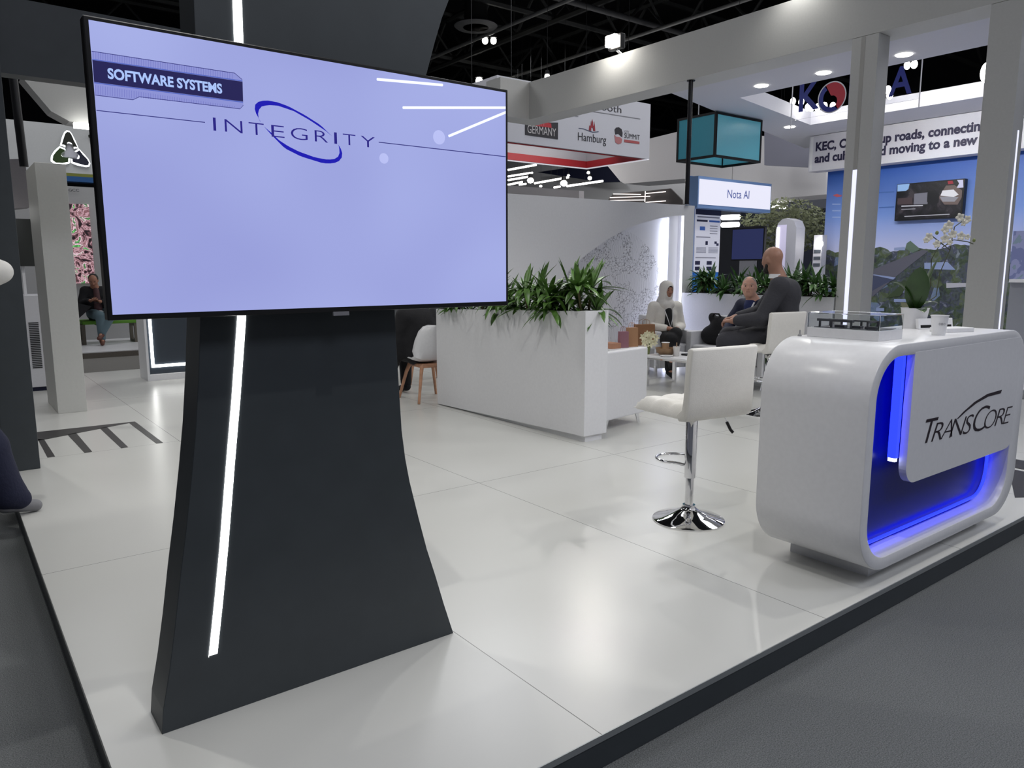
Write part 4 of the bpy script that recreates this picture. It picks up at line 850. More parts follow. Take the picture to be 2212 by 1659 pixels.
cs = [(982, 440), (988, 385), (1003, 385), (1005, 330), (1012, 385), (1014, 340), (1021, 308), (1029, 345), (1032, 388), (1040, 388), (1044, 335), (1052, 390), (1056, 450), (1034, 447), (1030, 415), (1020, 405), (1010, 415), (1008, 444)]
MB().prism([g6(*q) for q in cs], (0, -.004, 0)).build('castle_emblem', cr, t)
wl = [(862, 412), (920, 418), (975, 440), (1030, 458), (1095, 452)]
mb = MB(); mb.grid([[tuple(np.array(g6(x, y))-[0, .003, 0]), tuple(np.array(g6(x, y+9))-[0, .003, 0])] for x, y in wl]); mb.build('wave_line', mat('blue_print', s2l(60, 70, 96), .5), t, fix=False)
letters('Hamburg', g6(855, 555), g6(1183, 597), .20, kp, 'sign_lettering', t)
MB().prism([g6(*q) for q in ((1282, 430), (1300, 408), (1330, 404), (1362, 425), (1375, 470), (1370, 520), (1345, 500), (1325, 480), (1290, 490))], (0, -.004, 0)).build('summit_emblem', kp, t)
MB().prism([g6(*q) for q in ((1278, 490), (1300, 515), (1345, 520), (1370, 545), (1360, 590), (1325, 603), (1290, 580))], (0, -.005, 0)).build('summit_emblem', mat('dusty_rose_print', s2l(170, 110, 112), .5), t)
letters('CITY', g6(1396, 470), g6(1450, 478), .07, mat('grey_line', (.2, .2, .22), .5), 'sign_lettering', t)
letters('SUMMIT', g6(1396, 527), g6(1573, 553), .13, kp, 'sign_lettering', t)
MB().prism([g6(*q) for q in ((1394, 545), (1571, 572), (1571, 600), (1394, 578))], (0, -.004, 0)).build('red_bar', mat('muted_red_print', s2l(160, 80, 82), .5), t)
# far white structures behind the lounge wall
wf = mat('far_white', (0.68, 0.66, 0.67), .6)
def farq(name, pts, Y, m, dep, label, cat='fascia', X=None):
    q = [OX(x, y, X) if X else OY(x, y, Y) for x, y in pts]
    return tag(MB().prism(q, (dep, 0, 0) if X else (0, dep, 0)).build(name, m), label, cat)
farq('angular_fascia', [(1230, 300), (1405, 299), (1462, 285), (1784, 300), (1784, 420), (1600, 436), (1478, 386), (1349, 397), (1340, 392), (1312, 358), (1290, 345)], None, wf, 1.2, 'wide white angular fascia between the hanging box sign and the teal cube', X=19)
farq('soffit_panel', [(1651, 276), (1750, 300), (1750, 362), (1651, 357)], None, mat('violet_grey_panel', (0.22, 0.22, 0.27), .6), .1, 'violet grey panel behind the teal cube', 'panel', X=18)
farq('low_partition', [(1090, 400), (1251, 412), (1251, 440), (1090, 430)], None, mat('rosy_white', (.62, .59, .60), .6), .2, 'pale partition top just above the mural wall', 'partition', X=16)
farq('grey_backdrop', [(1090, 345), (1222, 362), (1345, 395), (1384, 397), (1500, 380), (1500, 660), (1090, 660)], None, mat('grey_backdrop', (.5, .5, .51), .6), .1, 'grey backdrop wall behind the light tubes', 'wall', X=23)
farq('dark_opening', [(1160, 372), (1230, 362), (1313, 357), (1342, 393), (1300, 394)], None, mat('navy_void', s2l(16, 20, 44), .6), .1, 'dark blue gap under the hanging box sign', 'panel', X=22.5)
farq('screen_niche', [(1312, 434), (1325, 418), (1400, 412), (1448, 407), (1473, 432), (1474, 442), (1312, 436)], None, mat('brown_grey_niche', s2l(82, 78, 78), .5), .05, 'dark angular niche with thin light lines above the mural wall', 'niche', X=18)
mb = MB()
for a, b in (((1325, 419), (1384, 420)), ((1318, 427), (1404, 424)), ((1318, 433), (1392, 432)), ((1395, 418), (1438, 414)), ((1395, 437), (1438, 434)), ((1394, 413), (1393, 436))):
    mb = MB().tube([OX(*a, 17.9), OX(*b, 17.9)], .014, 6); mb.build('light_line', mat('thin_light', (0, 0, 0), .4, emit=(1, .9, .86), es=1.6), bpy.data.objects['screen_niche'])
def hung_tube(A_, B_, r_, m_, label, group):
    c_ = tuple((np.array(A_)+np.array(B_))/2); lt = thing('light_tube', c_, label, 'lamp', group=group)
    MB().tube([A_, B_], r_, 8).build('tube', m_, lt); MB().tube([(c_[0], c_[1], c_[2]+r_), (c_[0], c_[1], 12.99)], .003, 6).build('cable', blackm, lt); return lt
TL = ['uppermost thick', 'second highest left', 'short lower left', 'long middle', 'long right-hand', 'third highest left', 'tiny lower left', 'tiny lower middle']
tubes = [((1098, 367), (1158, 356)), ((1098, 389), (1140, 382)), ((1098, 399), (1128, 393)), ((1155, 396), (1228, 383)), ((1225, 402), (1302, 391)), ((1098, 381), (1150, 373)), ((1122, 399), (1136, 397)), ((1197, 405), (1210, 403))]
for i, (a, b) in enumerate(tubes):
    A_, B_ = OX(*a, 17+.3*i), OX(*b, 17+.3*i); hung_tube(A_, B_, .035, mat('warm_tube', (0, 0, 0), .4, emit=(1, .97, .90), es=5), TL[i]+' glowing tube above the mural wall, right of the display', 'light tubes above the mural wall')
SN = ['big dazzling spotlight nearest the display edge', 'big dazzling spotlight beside the long light tubes', 'small upper spotlight above the second big spotlight', 'oval upper lamp against the dark blue gap', 'larger lower lamp against the dark blue gap', 'tiny yellowish lamp between the two big spotlights']
for _k, (px, py, r_, X) in enumerate(((1146, 390, .11, 16.5), (1218, 396, .11, 16.5), (1228, 379, .05, 19), (1271, 373, .06, 20), (1274, 385, .08, 20), (1168, 402, .05, 17))):
    q = OX(px, py, X); lt = thing('track_spotlight', q, SN[_k]+', above the mural wall', 'lamp', group='track spotlights above the mural wall')
    MB().ball(q, r_, 10, (1, 1, .8)).build('lens', bigl if r_ > .1 else lampw, lt, True); MB().lathe([(r_*.9, 0), (r_*.6, r_*1.3), (.004, r_*1.35), (.004, 12.98-q[2]-r_*.75)], (q[0]+.02, q[1]+.02, q[2]+r_*.75), 12).build('housing', black, lt)
# ---- kiosk with lightbox sign
t = thing('exhibitor_kiosk', (11.2, 9.1, .1), 'bright blue kiosk pillar with white lightbox sign and printed poster behind the rear planter', 'kiosk')
kb = mat('kiosk_blue', s2l(40, 112, 196), .4); KY = 9.0
x0, x1 = OY(1491, 400, KY)[0], OY(1559, 400, KY)[0]
MB().box(x0, x1, KY, KY+.10, .1, 3.19).build('pillar', kb, t)
a, b, c_, d = OY(1511, 386, KY-.25), OY(1666, 396, KY-.25), OY(1663, 454, KY-.25), OY(1511, 446, KY-.25)
MB().box(a[0]-.02, b[0]+.03, KY-.24, KY-.001, c_[2]-.05, a[2]+.05).build('sign_case', mat('case_blue', s2l(110, 140, 186), .4), t)
MB().box(a[0]+.01, b[0], KY-.25, KY-.241, c_[2]+.01, a[2]).build('lightbox', mat('lightbox_glow', (0, 0, 0), .4, emit=(.86, .86, 1.0), es=.95), t)
letters('Nota AI', OY(1571, 427.5, KY-.251), OY(1618, 429.5, KY-.251), .155, mat('slate_blue_print', s2l(60, 72, 120), .5, emit=s2l(70, 84, 150), es=.6), 'sign_lettering', t, bold=.004)
pb = thing('poster', (11.5, KY-.02, 1.4), 'printed information poster with blue blocks on the kiosk pillar', 'poster')
px0, px1 = OY(1502.5, 470, KY-.02)[0], OY(1557, 470, KY-.02)[0]; pz1, pz0 = OY(1530, 453, KY-.02)[2], OY(1530, 588, KY-.02)[2]
MB().box(px0, px1, KY-.02, KY-.001, pz0, pz1).build('sheet', mat('poster_white', (.5, .5, .56), .5, emit=(.5, .52, .62), es=.35), pb)
def pr_(x, y, w2, h2, m): 
    W3 = px1-px0; H3 = pz1-pz0; return MB().box(px0+x*W3, px0+(x+w2)*W3, KY-.024, KY-.0205, pz1-(y+h2)*H3, pz1-y*H3).build('printed_block', m, pb)
pn_ = mat('poster_navy', s2l(40, 40, 70), .5); pg = mat('poster_grey', s2l(140, 140, 156), .5); pb1 = mat('poster_blue', s2l(70, 110, 190), .5)
pr_(0, 0, 1, .085, pn_); pr_(.07, .11, .86, .02, pg); pr_(.05, .165, .42, .03, pn_); pr_(.54, .165, .42, .03, pb1); pr_(.18, .27, .2, .06, pb1)
for y in (.25, .29, .33, .37): pr_(.58, y, .3, .012, pg)
pr_(.05, .43, .55, .014, pg); pr_(.42, .50, .09, .06, pn_); pr_(.78, .50, .09, .04, pn_); pr_(.86, .53, .09, .04, pn_)
for y in (.60, .62, .64, .66, .68): pr_(.07, y, .38, .008, pg); pr_(.55, y, .38, .008, pg)
pr_(.05, .76, .8, .012, pg); pr_(.04, .82, .19, .06, pn_); pr_(.50, .82, .2, .06, pn_); pr_(.04, .91, .19, .06, pn_); pr_(.50, .91, .2, .06, pn_)
# ---- teal cube lamp
t = thing('hanging_cube', (12.7, 9.8, 3.65), 'teal glass cube in a black frame hanging right of the black pole', 'lantern')
CX0, CX1, CY0, CY1, CZ0, CZ1 = 12.0, 13.46, 9.353, 10.30, 3.655, 4.485; fr = .045
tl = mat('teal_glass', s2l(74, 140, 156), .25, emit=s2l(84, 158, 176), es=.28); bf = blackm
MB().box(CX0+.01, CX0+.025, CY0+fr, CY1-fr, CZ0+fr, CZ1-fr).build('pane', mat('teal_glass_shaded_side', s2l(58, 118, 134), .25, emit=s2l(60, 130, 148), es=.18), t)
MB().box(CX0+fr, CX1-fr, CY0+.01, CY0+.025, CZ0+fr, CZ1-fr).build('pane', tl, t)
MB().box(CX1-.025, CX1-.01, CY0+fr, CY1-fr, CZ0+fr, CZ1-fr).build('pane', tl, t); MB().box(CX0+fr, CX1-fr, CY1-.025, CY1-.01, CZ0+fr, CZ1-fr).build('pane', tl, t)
for (x, y) in ((CX0, CY0), (CX1-fr, CY0), (CX0, CY1-fr), (CX1-fr, CY1-fr)): MB().box(x, x+fr, y, y+fr, CZ0, CZ1).build('frame_post', bf, t)
for z in (CZ0, CZ1-fr):
    for a in ((CX0+fr, CX1-fr, CY0, CY0+fr), (CX0+fr, CX1-fr, CY1-fr, CY1), (CX0, CX0+fr, CY0+fr, CY1-fr), (CX1-fr, CX1, CY0+fr, CY1-fr)): MB().box(*a, z, z+fr).build('frame_rail', bf, t)
for (x, y) in ((12.15, 9.9), (12.3, 9.6), (13.2, 9.5)): MB().tube([(x, y, CZ1), (x, y, 4.5 if x > 12.9 else 5.6)], .012, 6).build('hanging_rod', mat('pale_rod', (.4, .4, .42), .4), t)

# ================================================================ Korean pavilion
ZC = 4.5; cw = mat('canopy_white', (0.60, 0.60, 0.66), .6)
t = thing('pavilion_canopy', (13, 7, ZC), 'large white canopy with a square opening and downlights over the blue picture wall', 'canopy')
def cg(x, y): return G(x, y, ZC)
in_ = [(11.46, 8.45), (14.75, 9.10), (14.75, -2.0), (11.46, -2.0)]; out_ = [(10.2, 8.93), (17.5, 10.9), (17.5, -5), (10.2, -5)]
mb = MB()
lo = [(x, y, ZC) for x, y in out_]+[(x, y, ZC) for x, y in in_]; hi = [(x, y, ZC+.26) for x, y in out_]+[(x, y, ZC+.26) for x, y in in_]
fs = []
for i in range(4): j = (i+1) % 4; fs += [(i, j, 4+j, 4+i), (8+i, 12+i, 12+j, 8+j), (i, 8+i, 8+j, j), (4+i, 4+j, 12+j, 12+i)]
mb.add(lo+hi, fs); mb.build('canopy_slab', cw, t)
for (px, py) in ((1645, 185), (1779, 157), (1953, 118), (1706, 274)):
    q = cg(px, py); MB().lathe([(.10, -.012), (.11, -.002)], q, 20).build('downlight', mat('downlight_glow', (0, 0, 0), .4, emit=(1, .96, .85), es=16), t); spot((q[0], q[1], q[2]-.05), (q[0], q[1], 0), 90, .06, 120, .8, (1, .98, .95))
spot((12.6, 8.0, 4.35), (15.9, 7.0, 3.9), 120, .1, 110, .8); spot((12.6, 5.5, 4.35), (15.9, 5.5, 3.6), 120, .1, 110, .8); spot((13.2, 6.5, 4.3), (16.3, 6.5, 2.0), 160, .1, 100, .8, (.92, .95, 1))
# hanging glass letters
CN = ['first', 'second', 'third', 'fourth', 'fifth', 'sixth', 'seventh', 'eighth', 'ninth', 'tenth', 'last']
gx = 12.5; t = thing('glass_sign', (gx, 7, 4.2), 'clear hanging glass sign with blue and red KOREA letters in the canopy opening', 'sign')
bk = mat('korea_blue', s2l(32, 44, 128), .4); rk = mat('korea_red', s2l(170, 34, 52), .4)
def KX(x, y): return OX(1400+x/2.724, y/2.724, gx)
a = KX(925, 605); b = KX(1000, 600); 
out_n = (-1, 0, 0)
def kl(ch, A_, B_, htop, m=bk): letters(ch, A_, B_, htop, m, 'sign_letter', t, bold=.02, out=out_n, lift=.012)
yk = [7.93, 7.53]; z0k, z1k = 4.235, 4.80
kl('K', (gx, 7.95, z0k+.08), (gx, 7.55, z0k+.08), .50)
cyo, czo, ro = 7.33, 4.45, .26
for (r0, r1, m_) in ((ro-.02, ro, mat('letter_edge', (.6, .6, .65), .3)),):
    mb = MB(); rows = [[(gx-.013, cyo+r*math.cos(a_), czo+r*math.sin(a_)) for r in (r0, r1)] for a_ in np.linspace(0, 2*math.pi, 40)]; mb.grid(rows); mb.build('letter_ring', m_, t, fix=False)
rp = [(cyo+.25*math.cos(a_), czo+.25*math.sin(a_)) for a_ in np.linspace(math.radians(120), math.radians(-60), 20)]+[(cyo-.0+.10*math.cos(a_)+.0, czo-.07+.10*math.sin(a_)) for a_ in np.linspace(math.radians(-60), math.radians(100), 8)]
MB().prism([(gx-.012, y_, z_) for y_, z_ in [(2*cyo-q[0], q[1]) for q in rp]], (.01, 0, 0)).build('red_swirl', rk, t)
mb = MB(); rows = [[(gx-.012, 2*cyo-(cyo+r*math.cos(a_)), czo+r*math.sin(a_)) for r in (.16, .25)] for a_ in np.linspace(math.radians(125), math.radians(300), 20)]; mb.grid(rows); mb.build('blue_swirl', bk, t, fix=False)
kl('R', (gx, 7.03, z0k), (gx, 6.72, z0k), z1k-z0k); kl('E', (gx, 6.66, z0k), (gx, 6.40, z0k), z1k-z0k); kl('A', (gx, 6.36, z0k+.06), (gx, 5.99, z0k+.06), .44)
MB().box(gx, gx+.012, 5.87, 8.1, 4.18, 4.86).build('glass_sheet', mat('sign_glass', (.98, .99, 1), .02, trans=1, ior=1.05), t)
for y_ in (8.1, 5.87): MB().box(gx-.004, gx+.014, y_-.006, y_+.006, 4.05, 4.92).build('glass_edge', mat('letter_edge', (.6, .6, .65), .3), t)
for _k, (px, py) in enumerate(((1713, 219), (1731, 220), (1745, 232), (1753, 233), (1766, 232), (1781, 229), (1799, 229), (1918, 194), (1922, 206), (1960, 141), (1975, 139))):
    q = OX(px, py, 14.2); lt = thing('cluster_lamp', q, CN[_k]+' from the left of the small lamps behind the glass letters', 'lamp', group='lamps behind the glass letters')
    MB().ball(q, .055, 8, (1, 1, 1.35)).build('lens', lampw, lt, True)
q = OX(2131, 157, 14); lt = thing('wall_washer', q, 'bright lamp beside the right column under the canopy', 'lamp'); MB().ball(q, .09, 10, (1, 1, 1.8)).build('lens', lampw, lt, True)
# text fascia
t = thing('text_fascia', (16, 7, 3.7), 'white fascia board with dark slogan lettering above the blue picture wall', 'sign')
TX = 16.0
ylft = OX(1748, 330, TX)[1]; z_b = OX(1900, 357, TX)[2]; z_t = ZC-.01
MB().box(TX, TX+.35, -4, ylft, 3.72, z_t).build('board', mat('fascia_board', (0.62, 0.61, 0.66), .5), t)
MB().box(TX-.006, TX-.001, ylft-.09, ylft-.03, 3.74, z_t-.02).build('board_edge_strip', white, t)
nv = mat('navy_print', s2l(34, 30, 62), .5)
def tx(x, y): return OX(1720+x/4.496, 60+y/4.496, TX-.004)
def txt(s, p0, p1, h): letters(s, p0, p1, h, nv, 'slogan_lettering', t, bold=.04, out=(-1, 0, 0), lift=.004)
hh = tx(230, 1105)[2]-tx(230, 1190)[2]
txt('KEC, Opening up roads, connecting', tx(188, 1197), tx(1850, 990), hh*.98); txt('and culture, and moving to a new', tx(178, 1312), tx(1760, 1128), hh*.98)
# picture wall
def picture_mat():
    m = bpy.data.materials.new('aerial_city_print'); m.use_nodes = True; nt = m.node_tree; b = nt.nodes['Principled BSDF']; N = nt.nodes.new; Lk = nt.links.new
    tc = N('ShaderNodeTexCoord'); sp = N('ShaderNodeSeparateXYZ'); Lk(tc.outputs['Object'], sp.inputs[0])
    sky = N('ShaderNodeValToRGB'); mr = N('ShaderNodeMapRange'); mr.inputs[1].default_value = 1.9; mr.inputs[2].default_value = 3.7; Lk(sp.outputs['Z'], mr.inputs[0]); Lk(mr.outputs[0], sky.inputs[0])
    e = sky.color_ramp.elements; e[0].color = s2l(176, 180, 212)+(1,); e[1].color = s2l(34, 84, 170)+(1,); k = e.new(.45); k.color = s2l(110, 140, 205)+(1,)
    v = N('ShaderNodeTexVoronoi'); v.inputs['Scale'].default_value = 5.5; Lk(tc.outputs['Object'], v.inputs['Vector'])
    n = N('ShaderNodeTexNoise'); n.inputs['Scale'].default_value = 8; n.inputs['Detail'].default_value = 6; n.inputs['Distortion'].default_value = 1.2; Lk(tc.outputs['Object'], n.inputs['Vector'])
    c1 = N('ShaderNodeValToRGB'); Lk(n.outputs['Fac'], c1.inputs[0]); e = c1.color_ramp.elements; e[0].position = .36; e[0].color = s2l(24, 30, 34)+(1,); e[1].position = .72; e[1].color = s2l(150, 156, 176)+(1,)
    for p_, c_ in ((.44, (44, 58, 44)), (.5, (74, 88, 60)), (.54, (66, 70, 90)), (.6, (54, 60, 84))): q_ = e.new(p_); q_.color = s2l(*c_)+(1,)
    c2 = N('ShaderNodeValToRGB'); Lk(v.outputs['Color'], c2.inputs[0]); c2.color_ramp.interpolation = 'CONSTANT'; e = c2.color_ramp.elements; e[0].color = s2l(34, 40, 52)+(1,); e[1].position = .8; e[1].color = s2l(120, 140, 178)+(1,)
    for p_, c_ in ((.3, (52, 68, 44)), (.5, (60, 64, 80)), (.68, (84, 96, 64))): q_ = e.new(p_); q_.color = s2l(*c_)+(1,)
    mx = N('ShaderNodeMix'); mx.data_type = 'RGBA'; mx.inputs[0].default_value = .5; Lk(c1.outputs[0], mx.inputs[6]); Lk(c2.outputs[0], mx.inputs[7])
    hz = N('ShaderNodeMath'); hz.operation = 'LESS_THAN'; nn = N('ShaderNodeTexNoise'); nn.inputs['Scale'].default_value = 2.2; Lk(tc.outputs['Object'], nn.inputs['Vector'])
    ad = N('ShaderNodeMath'); ad.operation = 'MULTIPLY_ADD'; Lk(nn.outputs['Fac'], ad.inputs[0]); ad.inputs[1].default_value = .5; ad.inputs[2].default_value = 1.72; Lk(sp.outputs['Z'], hz.inputs[0]); Lk(ad.outputs[0], hz.inputs[1])
    m2 = N('ShaderNodeMix'); m2.data_type = 'RGBA'; Lk(hz.outputs[0], m2.inputs[0]); Lk(sky.outputs[0], m2.inputs[6]); Lk(mx.outputs[2], m2.inputs[7]); Lk(m2.outputs[2], b.inputs['Base Color']); b.inputs['Roughness'].default_value = .5; return m
WXp = 16.35
t = thing('picture_wall', (WXp, 6, .1), 'tall printed wall with blue sky over an aerial city view behind the orchid', 'wall')
WL[t] = (0, 0, .0); t.location = (0, 0, 0)
MB().box(WXp, WXp+.2, -4, OX(1787, 400, WXp)[1], .1, 3.719).build('printed_wall', picture_mat(), t)
XW = WXp-.004
def wq(pts, m, nm, d=.004): MB().prism([tuple(np.array(OX(1780+x/4.609, 340+y/4.609, WXp-.003))) for x, y in pts], (-d, 0, 0)).build(nm, m, t)
hb_ = mat('print_slate', s2l(60, 66, 90), .5); lb_ = mat('print_pale_blue', s2l(130, 144, 180), .5); gn = mat('print_green', s2l(52, 66, 42), .5); rw = mat('print_road', s2l(84, 84, 96), .5)
wq([(500, 1110), (980, 920), (1040, 930), (700, 1200), (480, 1390), (470, 1250)], rw, 'print_road'); wq([(480, 1180), (700, 1190), (720, 1210), (600, 1260), (480, 1330)], hb_, 'print_roof', .006); wq([(480, 1170), (500, 1165), (715, 1195), (690, 1215)], lb_, 'print_roof', .008)
wq([(810, 1255), (940, 1220), (870, 1370), (740, 1330)], mat('print_violet', s2l(120, 124, 158), .5), 'print_roof', .006); wq([(1000, 1050), (1230, 1040), (1310, 1120), (1000, 1110)], lb_, 'print_roof', .006)
wq([(870, 1250), (1000, 1240), (985, 1600), (870, 1500), (800, 1390)], mat('print_dark_blue', s2l(38, 44, 70), .5), 'print_block', .006); wq([(880, 1200), (800, 1240), (620, 1400), (760, 1380), (960, 1090), (900, 1120)], gn, 'print_trees', .009)
wq([(825, 855), (860, 830), (960, 915), (880, 950), (810, 905)], mat('print_hill', s2l(86, 104, 92), .5), 'print_hill', .006); wq([(700, 900), (800, 890), (810, 925), (700, 925)], lb_, 'print_roof', .009)
wq([(760, 1440), (830, 1450), (910, 1560), (920, 1640), (800, 1560)], mat('print_field', s2l(104, 106, 84), .5), 'print_field', .009); wq([(1220, 1250), (1420, 1250), (1420, 1290), (1220, 1300)], mat('print_white', s2l(168, 168, 176), .5), 'print_roof', .009); wq([(520, 1500), (600, 1500), (600, 1530), (520, 1530)], lb_, 'print_roof', .009); wq([(700, 1410), (830, 1410), (830, 1440), (700, 1440)], lb_, 'print_roof', .012)
wq([(90, 378), (130, 362), (165, 378), (175, 370), (175, 388), (130, 396)], mat('print_coral', s2l(190, 90, 100), .5), 'wall_emblem'); 
for y_ in (460, 525, 590): wq([(82, y_), (165, y_), (165, y_+12), (82, y_+12)], mat('print_pale_line', s2l(150, 170, 215), .5), 'caption_line')
for y_ in (345, 495): wq([(548, y_), (700, y_-8), (700, y_+4), (548, y_+12)], mat('print_mid_blue', s2l(70, 104, 170), .5), 'caption_line')
t = thing('wall_display', (16.2, 7.3, 2.5), 'flat display on the blue picture wall showing a dark interior scene', 'television')
XT = 16.22
def tq(x, y, e=0): q = OX(1780+x/4.609, 340+y/4.609, XT-.004-e); return q
A1, B1 = tq(725, 268), tq(1406, 205); zt_, zb_ = A1[2], OX(1780+700/4.609, 340+634/4.609, XT)[2]
MB().box(XT, WXp-.005, B1[1], A1[1], zb_, zt_).build('housing', black, t, bevel=.01)
MB().box(XT-.003, XT-.0005, B1[1]+.03, A1[1]-.03, zb_+.03, zt_-.03).build('screen', noise_screen('interior_picture', [(0, (10, 10, 14)), (.45, (24, 22, 30)), (.55, (40, 36, 44)), (.62, (60, 54, 60))], 2.5, .9), t)
def tp(pts, c, nm='picture_shape', d=0.006): MB().poly([tq(x, y, d) for x, y in pts]).build(nm, flat('tv_'+'_'.join(map(str, c)), s2l(*c)), t, fix=False)
tp([(732, 272), (852, 263), (840, 315), (815, 333), (730, 340)], (140, 176, 222)); tp([(900, 362), (1040, 347), (1030, 465), (892, 470)], (112, 112, 124)); tp([(732, 408), (880, 398), (880, 468), (732, 470)], (70, 58, 62))
tp([(1215, 280), (1300, 275), (1375, 330), (1370, 400), (1330, 470), (1200, 470), (1140, 400)], (104, 90, 88)); tp([(1180, 330), (1290, 320), (1340, 370), (1290, 395), (1160, 380)], (216, 216, 224), d=.008); tp([(1150, 390), (1340, 395), (1300, 440), (1180, 440)], (140, 140, 150), d=.008)
tp([(1230, 235), (1280, 232), (1290, 262), (1235, 268)], (150, 40, 56)); tp([(1325, 225), (1385, 222), (1388, 300), (1320, 305), (1345, 260)], (196, 196, 226)); tp([(1030, 350), (1100, 320), (1150, 370), (1140, 450), (1080, 485), (1025, 440)], (26, 26, 30), d=.010)
tp([(770, 480), (985, 474), (985, 484), (770, 492)], (180, 180, 190), d=.011); tp([(770, 515), (910, 508), (910, 516), (770, 522)], (140, 140, 150), d=.011); tp([(800, 584), (1250, 562), (1250, 570), (800, 592)], (170, 170, 180), d=.011)
# right edge partition
t = thing('side_counter', (14, 4, .1), 'grey side counter with a pale map print above it, at the right edge', 'counter')
q0, q1 = OX(2182, 610, 13), OX(2260, 860, 13)
MB().box(13, 13.3, q1[1], q0[1], .1, q0[2]).build('counter_front', mat('counter_grey', (.25, .26, .29), .5), t); MB().box(12.95, 13.3, q1[1], q0[1], q0[2]+.001, q0[2]+.05).build('counter_top', white, t)
q2 = OX(2187, 500, 13.2); MB().box(13.1, 13.15, q1[1], q2[1]-.05, q0[2]+.051, q2[2]).build('map_print', noise_screen('map_print', [(0, (120, 128, 176)), (.5, (150, 156, 200)), (.6, (130, 150, 170)), (.7, (170, 172, 206))], 2.0, .5), t)
# ---- things in the hall beyond the rear planter
t = thing('monitor_on_stand', (15, 10.8, .1), 'large dark blue switched-on monitor on a stand between the kiosk and the bald man', 'television')
ym1, ym0 = OX(1581, 520, 15)[1], OX(1651, 520, 15)[1]; zm1, zm0 = OX(1600, 493, 15)[2], OX(1600, 563, 15)[2]
MB().box(15.0, 15.07, ym0, ym1, zm0, zm1).build('housing', black, t); MB().box(14.99, 14.999, ym0+.03, ym1-.02, zm0+.03, zm1-.03).build('screen', flat('navy_screen', s2l(40, 46, 84)), t)
MB().box(15.0, 15.1, (ym0+ym1)/2-.2, (ym0+ym1)/2+.2, .1, zm0-.001).build('stand', mat('grey_stand', (.2, .2, .22), .5), t)
tag(MB().box(15.6, 15.9, OX(1640, 500, 15.6)[1], OX(1556, 500, 15.6)[1], .1, OX(1560, 492, 15.6)[2]).build('dark_cabinet', mat('dark_cabinet', s2l(26, 28, 34), .5)), 'tall dark cabinet behind the dark blue monitor', 'cabinet')
for (pa, pb_) in (((1560, 470), (1597, 469)), ((1560, 486), (1595, 485))):
    hung_tube(OX(*pa, 18), OX(*pb_, 18), .07, led, ('upper' if pa[1] < 480 else 'lower')+' short thick glowing tube right of the kiosk poster', 'thick glowing tubes beside the kiosk')
for (pa, pb_) in (((1664, 431), (1690, 431)), ((1664, 446), (1700, 448))):
    hung_tube(OX(*pa, 20), OX(*pb_, 20), .05, led, ('upper' if pa[1] < 440 else 'lower')+' slim glowing tube at the right end of the lightbox sign', 'slim glowing tubes beyond the lightbox sign')
def totem(pts_front, X, label):
    t = thing('info_totem', OX(pts_front[0][0], 600, X), label, 'totem'); return t
t = totem([(1677, 480)], 15.5, 'white rounded information totem rising behind the head of the bald man')
ya, yb_, yc = OX(1676, 500, 15.5)[1], OX(1699, 500, 15.5)[1], OX(1720, 500, 15.5)[1]; zt2 = OX(1700, 471, 15.5)[2]
prof = [(ya, .1), (ya, zt2-.25), (ya-.05, zt2-.1), (ya-.15, zt2-.02), (yc+.25, zt2), (yc+.08, zt2-.06), (yc, zt2-.22), (yc, .1)]
MB().prism([(15.5, y_, z_) for y_, z_ in prof], (.35, 0, 0)).build('totem_body', mat('totem_white', (.5, .5, .55), .5), t)
MB().box(15.49, 15.499, yb_, ya-.05, 1.0, zt2-.15).build('totem_print', mat('lilac_print', s2l(206, 200, 228), .5, emit=s2l(206, 200, 228), es=.35), t)
MB().box(15.48, 15.489, ya-.10, ya-.04, zt2-.9, zt2-.2).build('light_line', led, t)
t = totem([(1765, 520)], 15.8, 'narrow white totem with a lamp between the tree and the blue picture wall')
y1_, y2_ = OX(1758, 520, 15.8)[1], OX(1776, 520, 15.8)[1]; MB().box(15.8, 16.0, y2_, y1_, .1, OX(1760, 508, 15.8)[2]).build('totem_body', mat('totem_white', (.5, .5, .55), .5), t)
MB().ball(OX(1769, 527, 15.7), .09, 8).build('lamp_glow', lampw, t)
for k, z_ in enumerate((1.9, 1.75, 1.6)): MB().box(15.79, 15.799, y2_+.02, y1_-.02, z_, z_+.07).build('printed_block', mat('poster_dark', s2l(70, 76, 86), .5), t)
t = thing('indoor_tree', (17.5, 11.9, .1), 'broad olive green indoor tree beyond the rear planter', 'tree')
tc_ = np.array(OX(1690, 500, 17.5)); t.location = (tc_[0], tc_[1], .1); WL[t] = (0, 0, 0); rnd = random.Random(3); fo = MB(); 
for i in range(2600):
    u = Vector((rnd.gauss(0, 1), rnd.gauss(0, 1), rnd.gauss(0, 1))).normalized()*rnd.random()**.4; c = Vector((u.x*1.1, u.y*1.15, u.z*.75+tc_[2]-.1+.12)); a_ = Vector((rnd.gauss(0, 1), rnd.gauss(0, 1), rnd.gauss(0, 1))).normalized(); b2 = a_.orthogonal().normalized()
    fo.poly([tuple(c-a_*.07), tuple(c+b2*.035), tuple(c+a_*.07), tuple(c-b2*.035)])
fo.build('crown', mat('olive_leaf', s2l(128, 134, 100), .7, noise=(6, .4)), t, fix=False, local=True)
MB().tube([(0, 0, 0), (.05, .02, 1.0), (0, 0, 1.9)], .11, 10, r2=.05).build('trunk', stemm, t, True, local=True)
farq('back_screen', [(1600, 455), (1640, 455), (1640, 685), (1600, 685)], None, mat('steel_blue_panel', s2l(52, 58, 74), .5), .1, 'steel blue panel between the kiosk and the tree', 'panel', X=21)
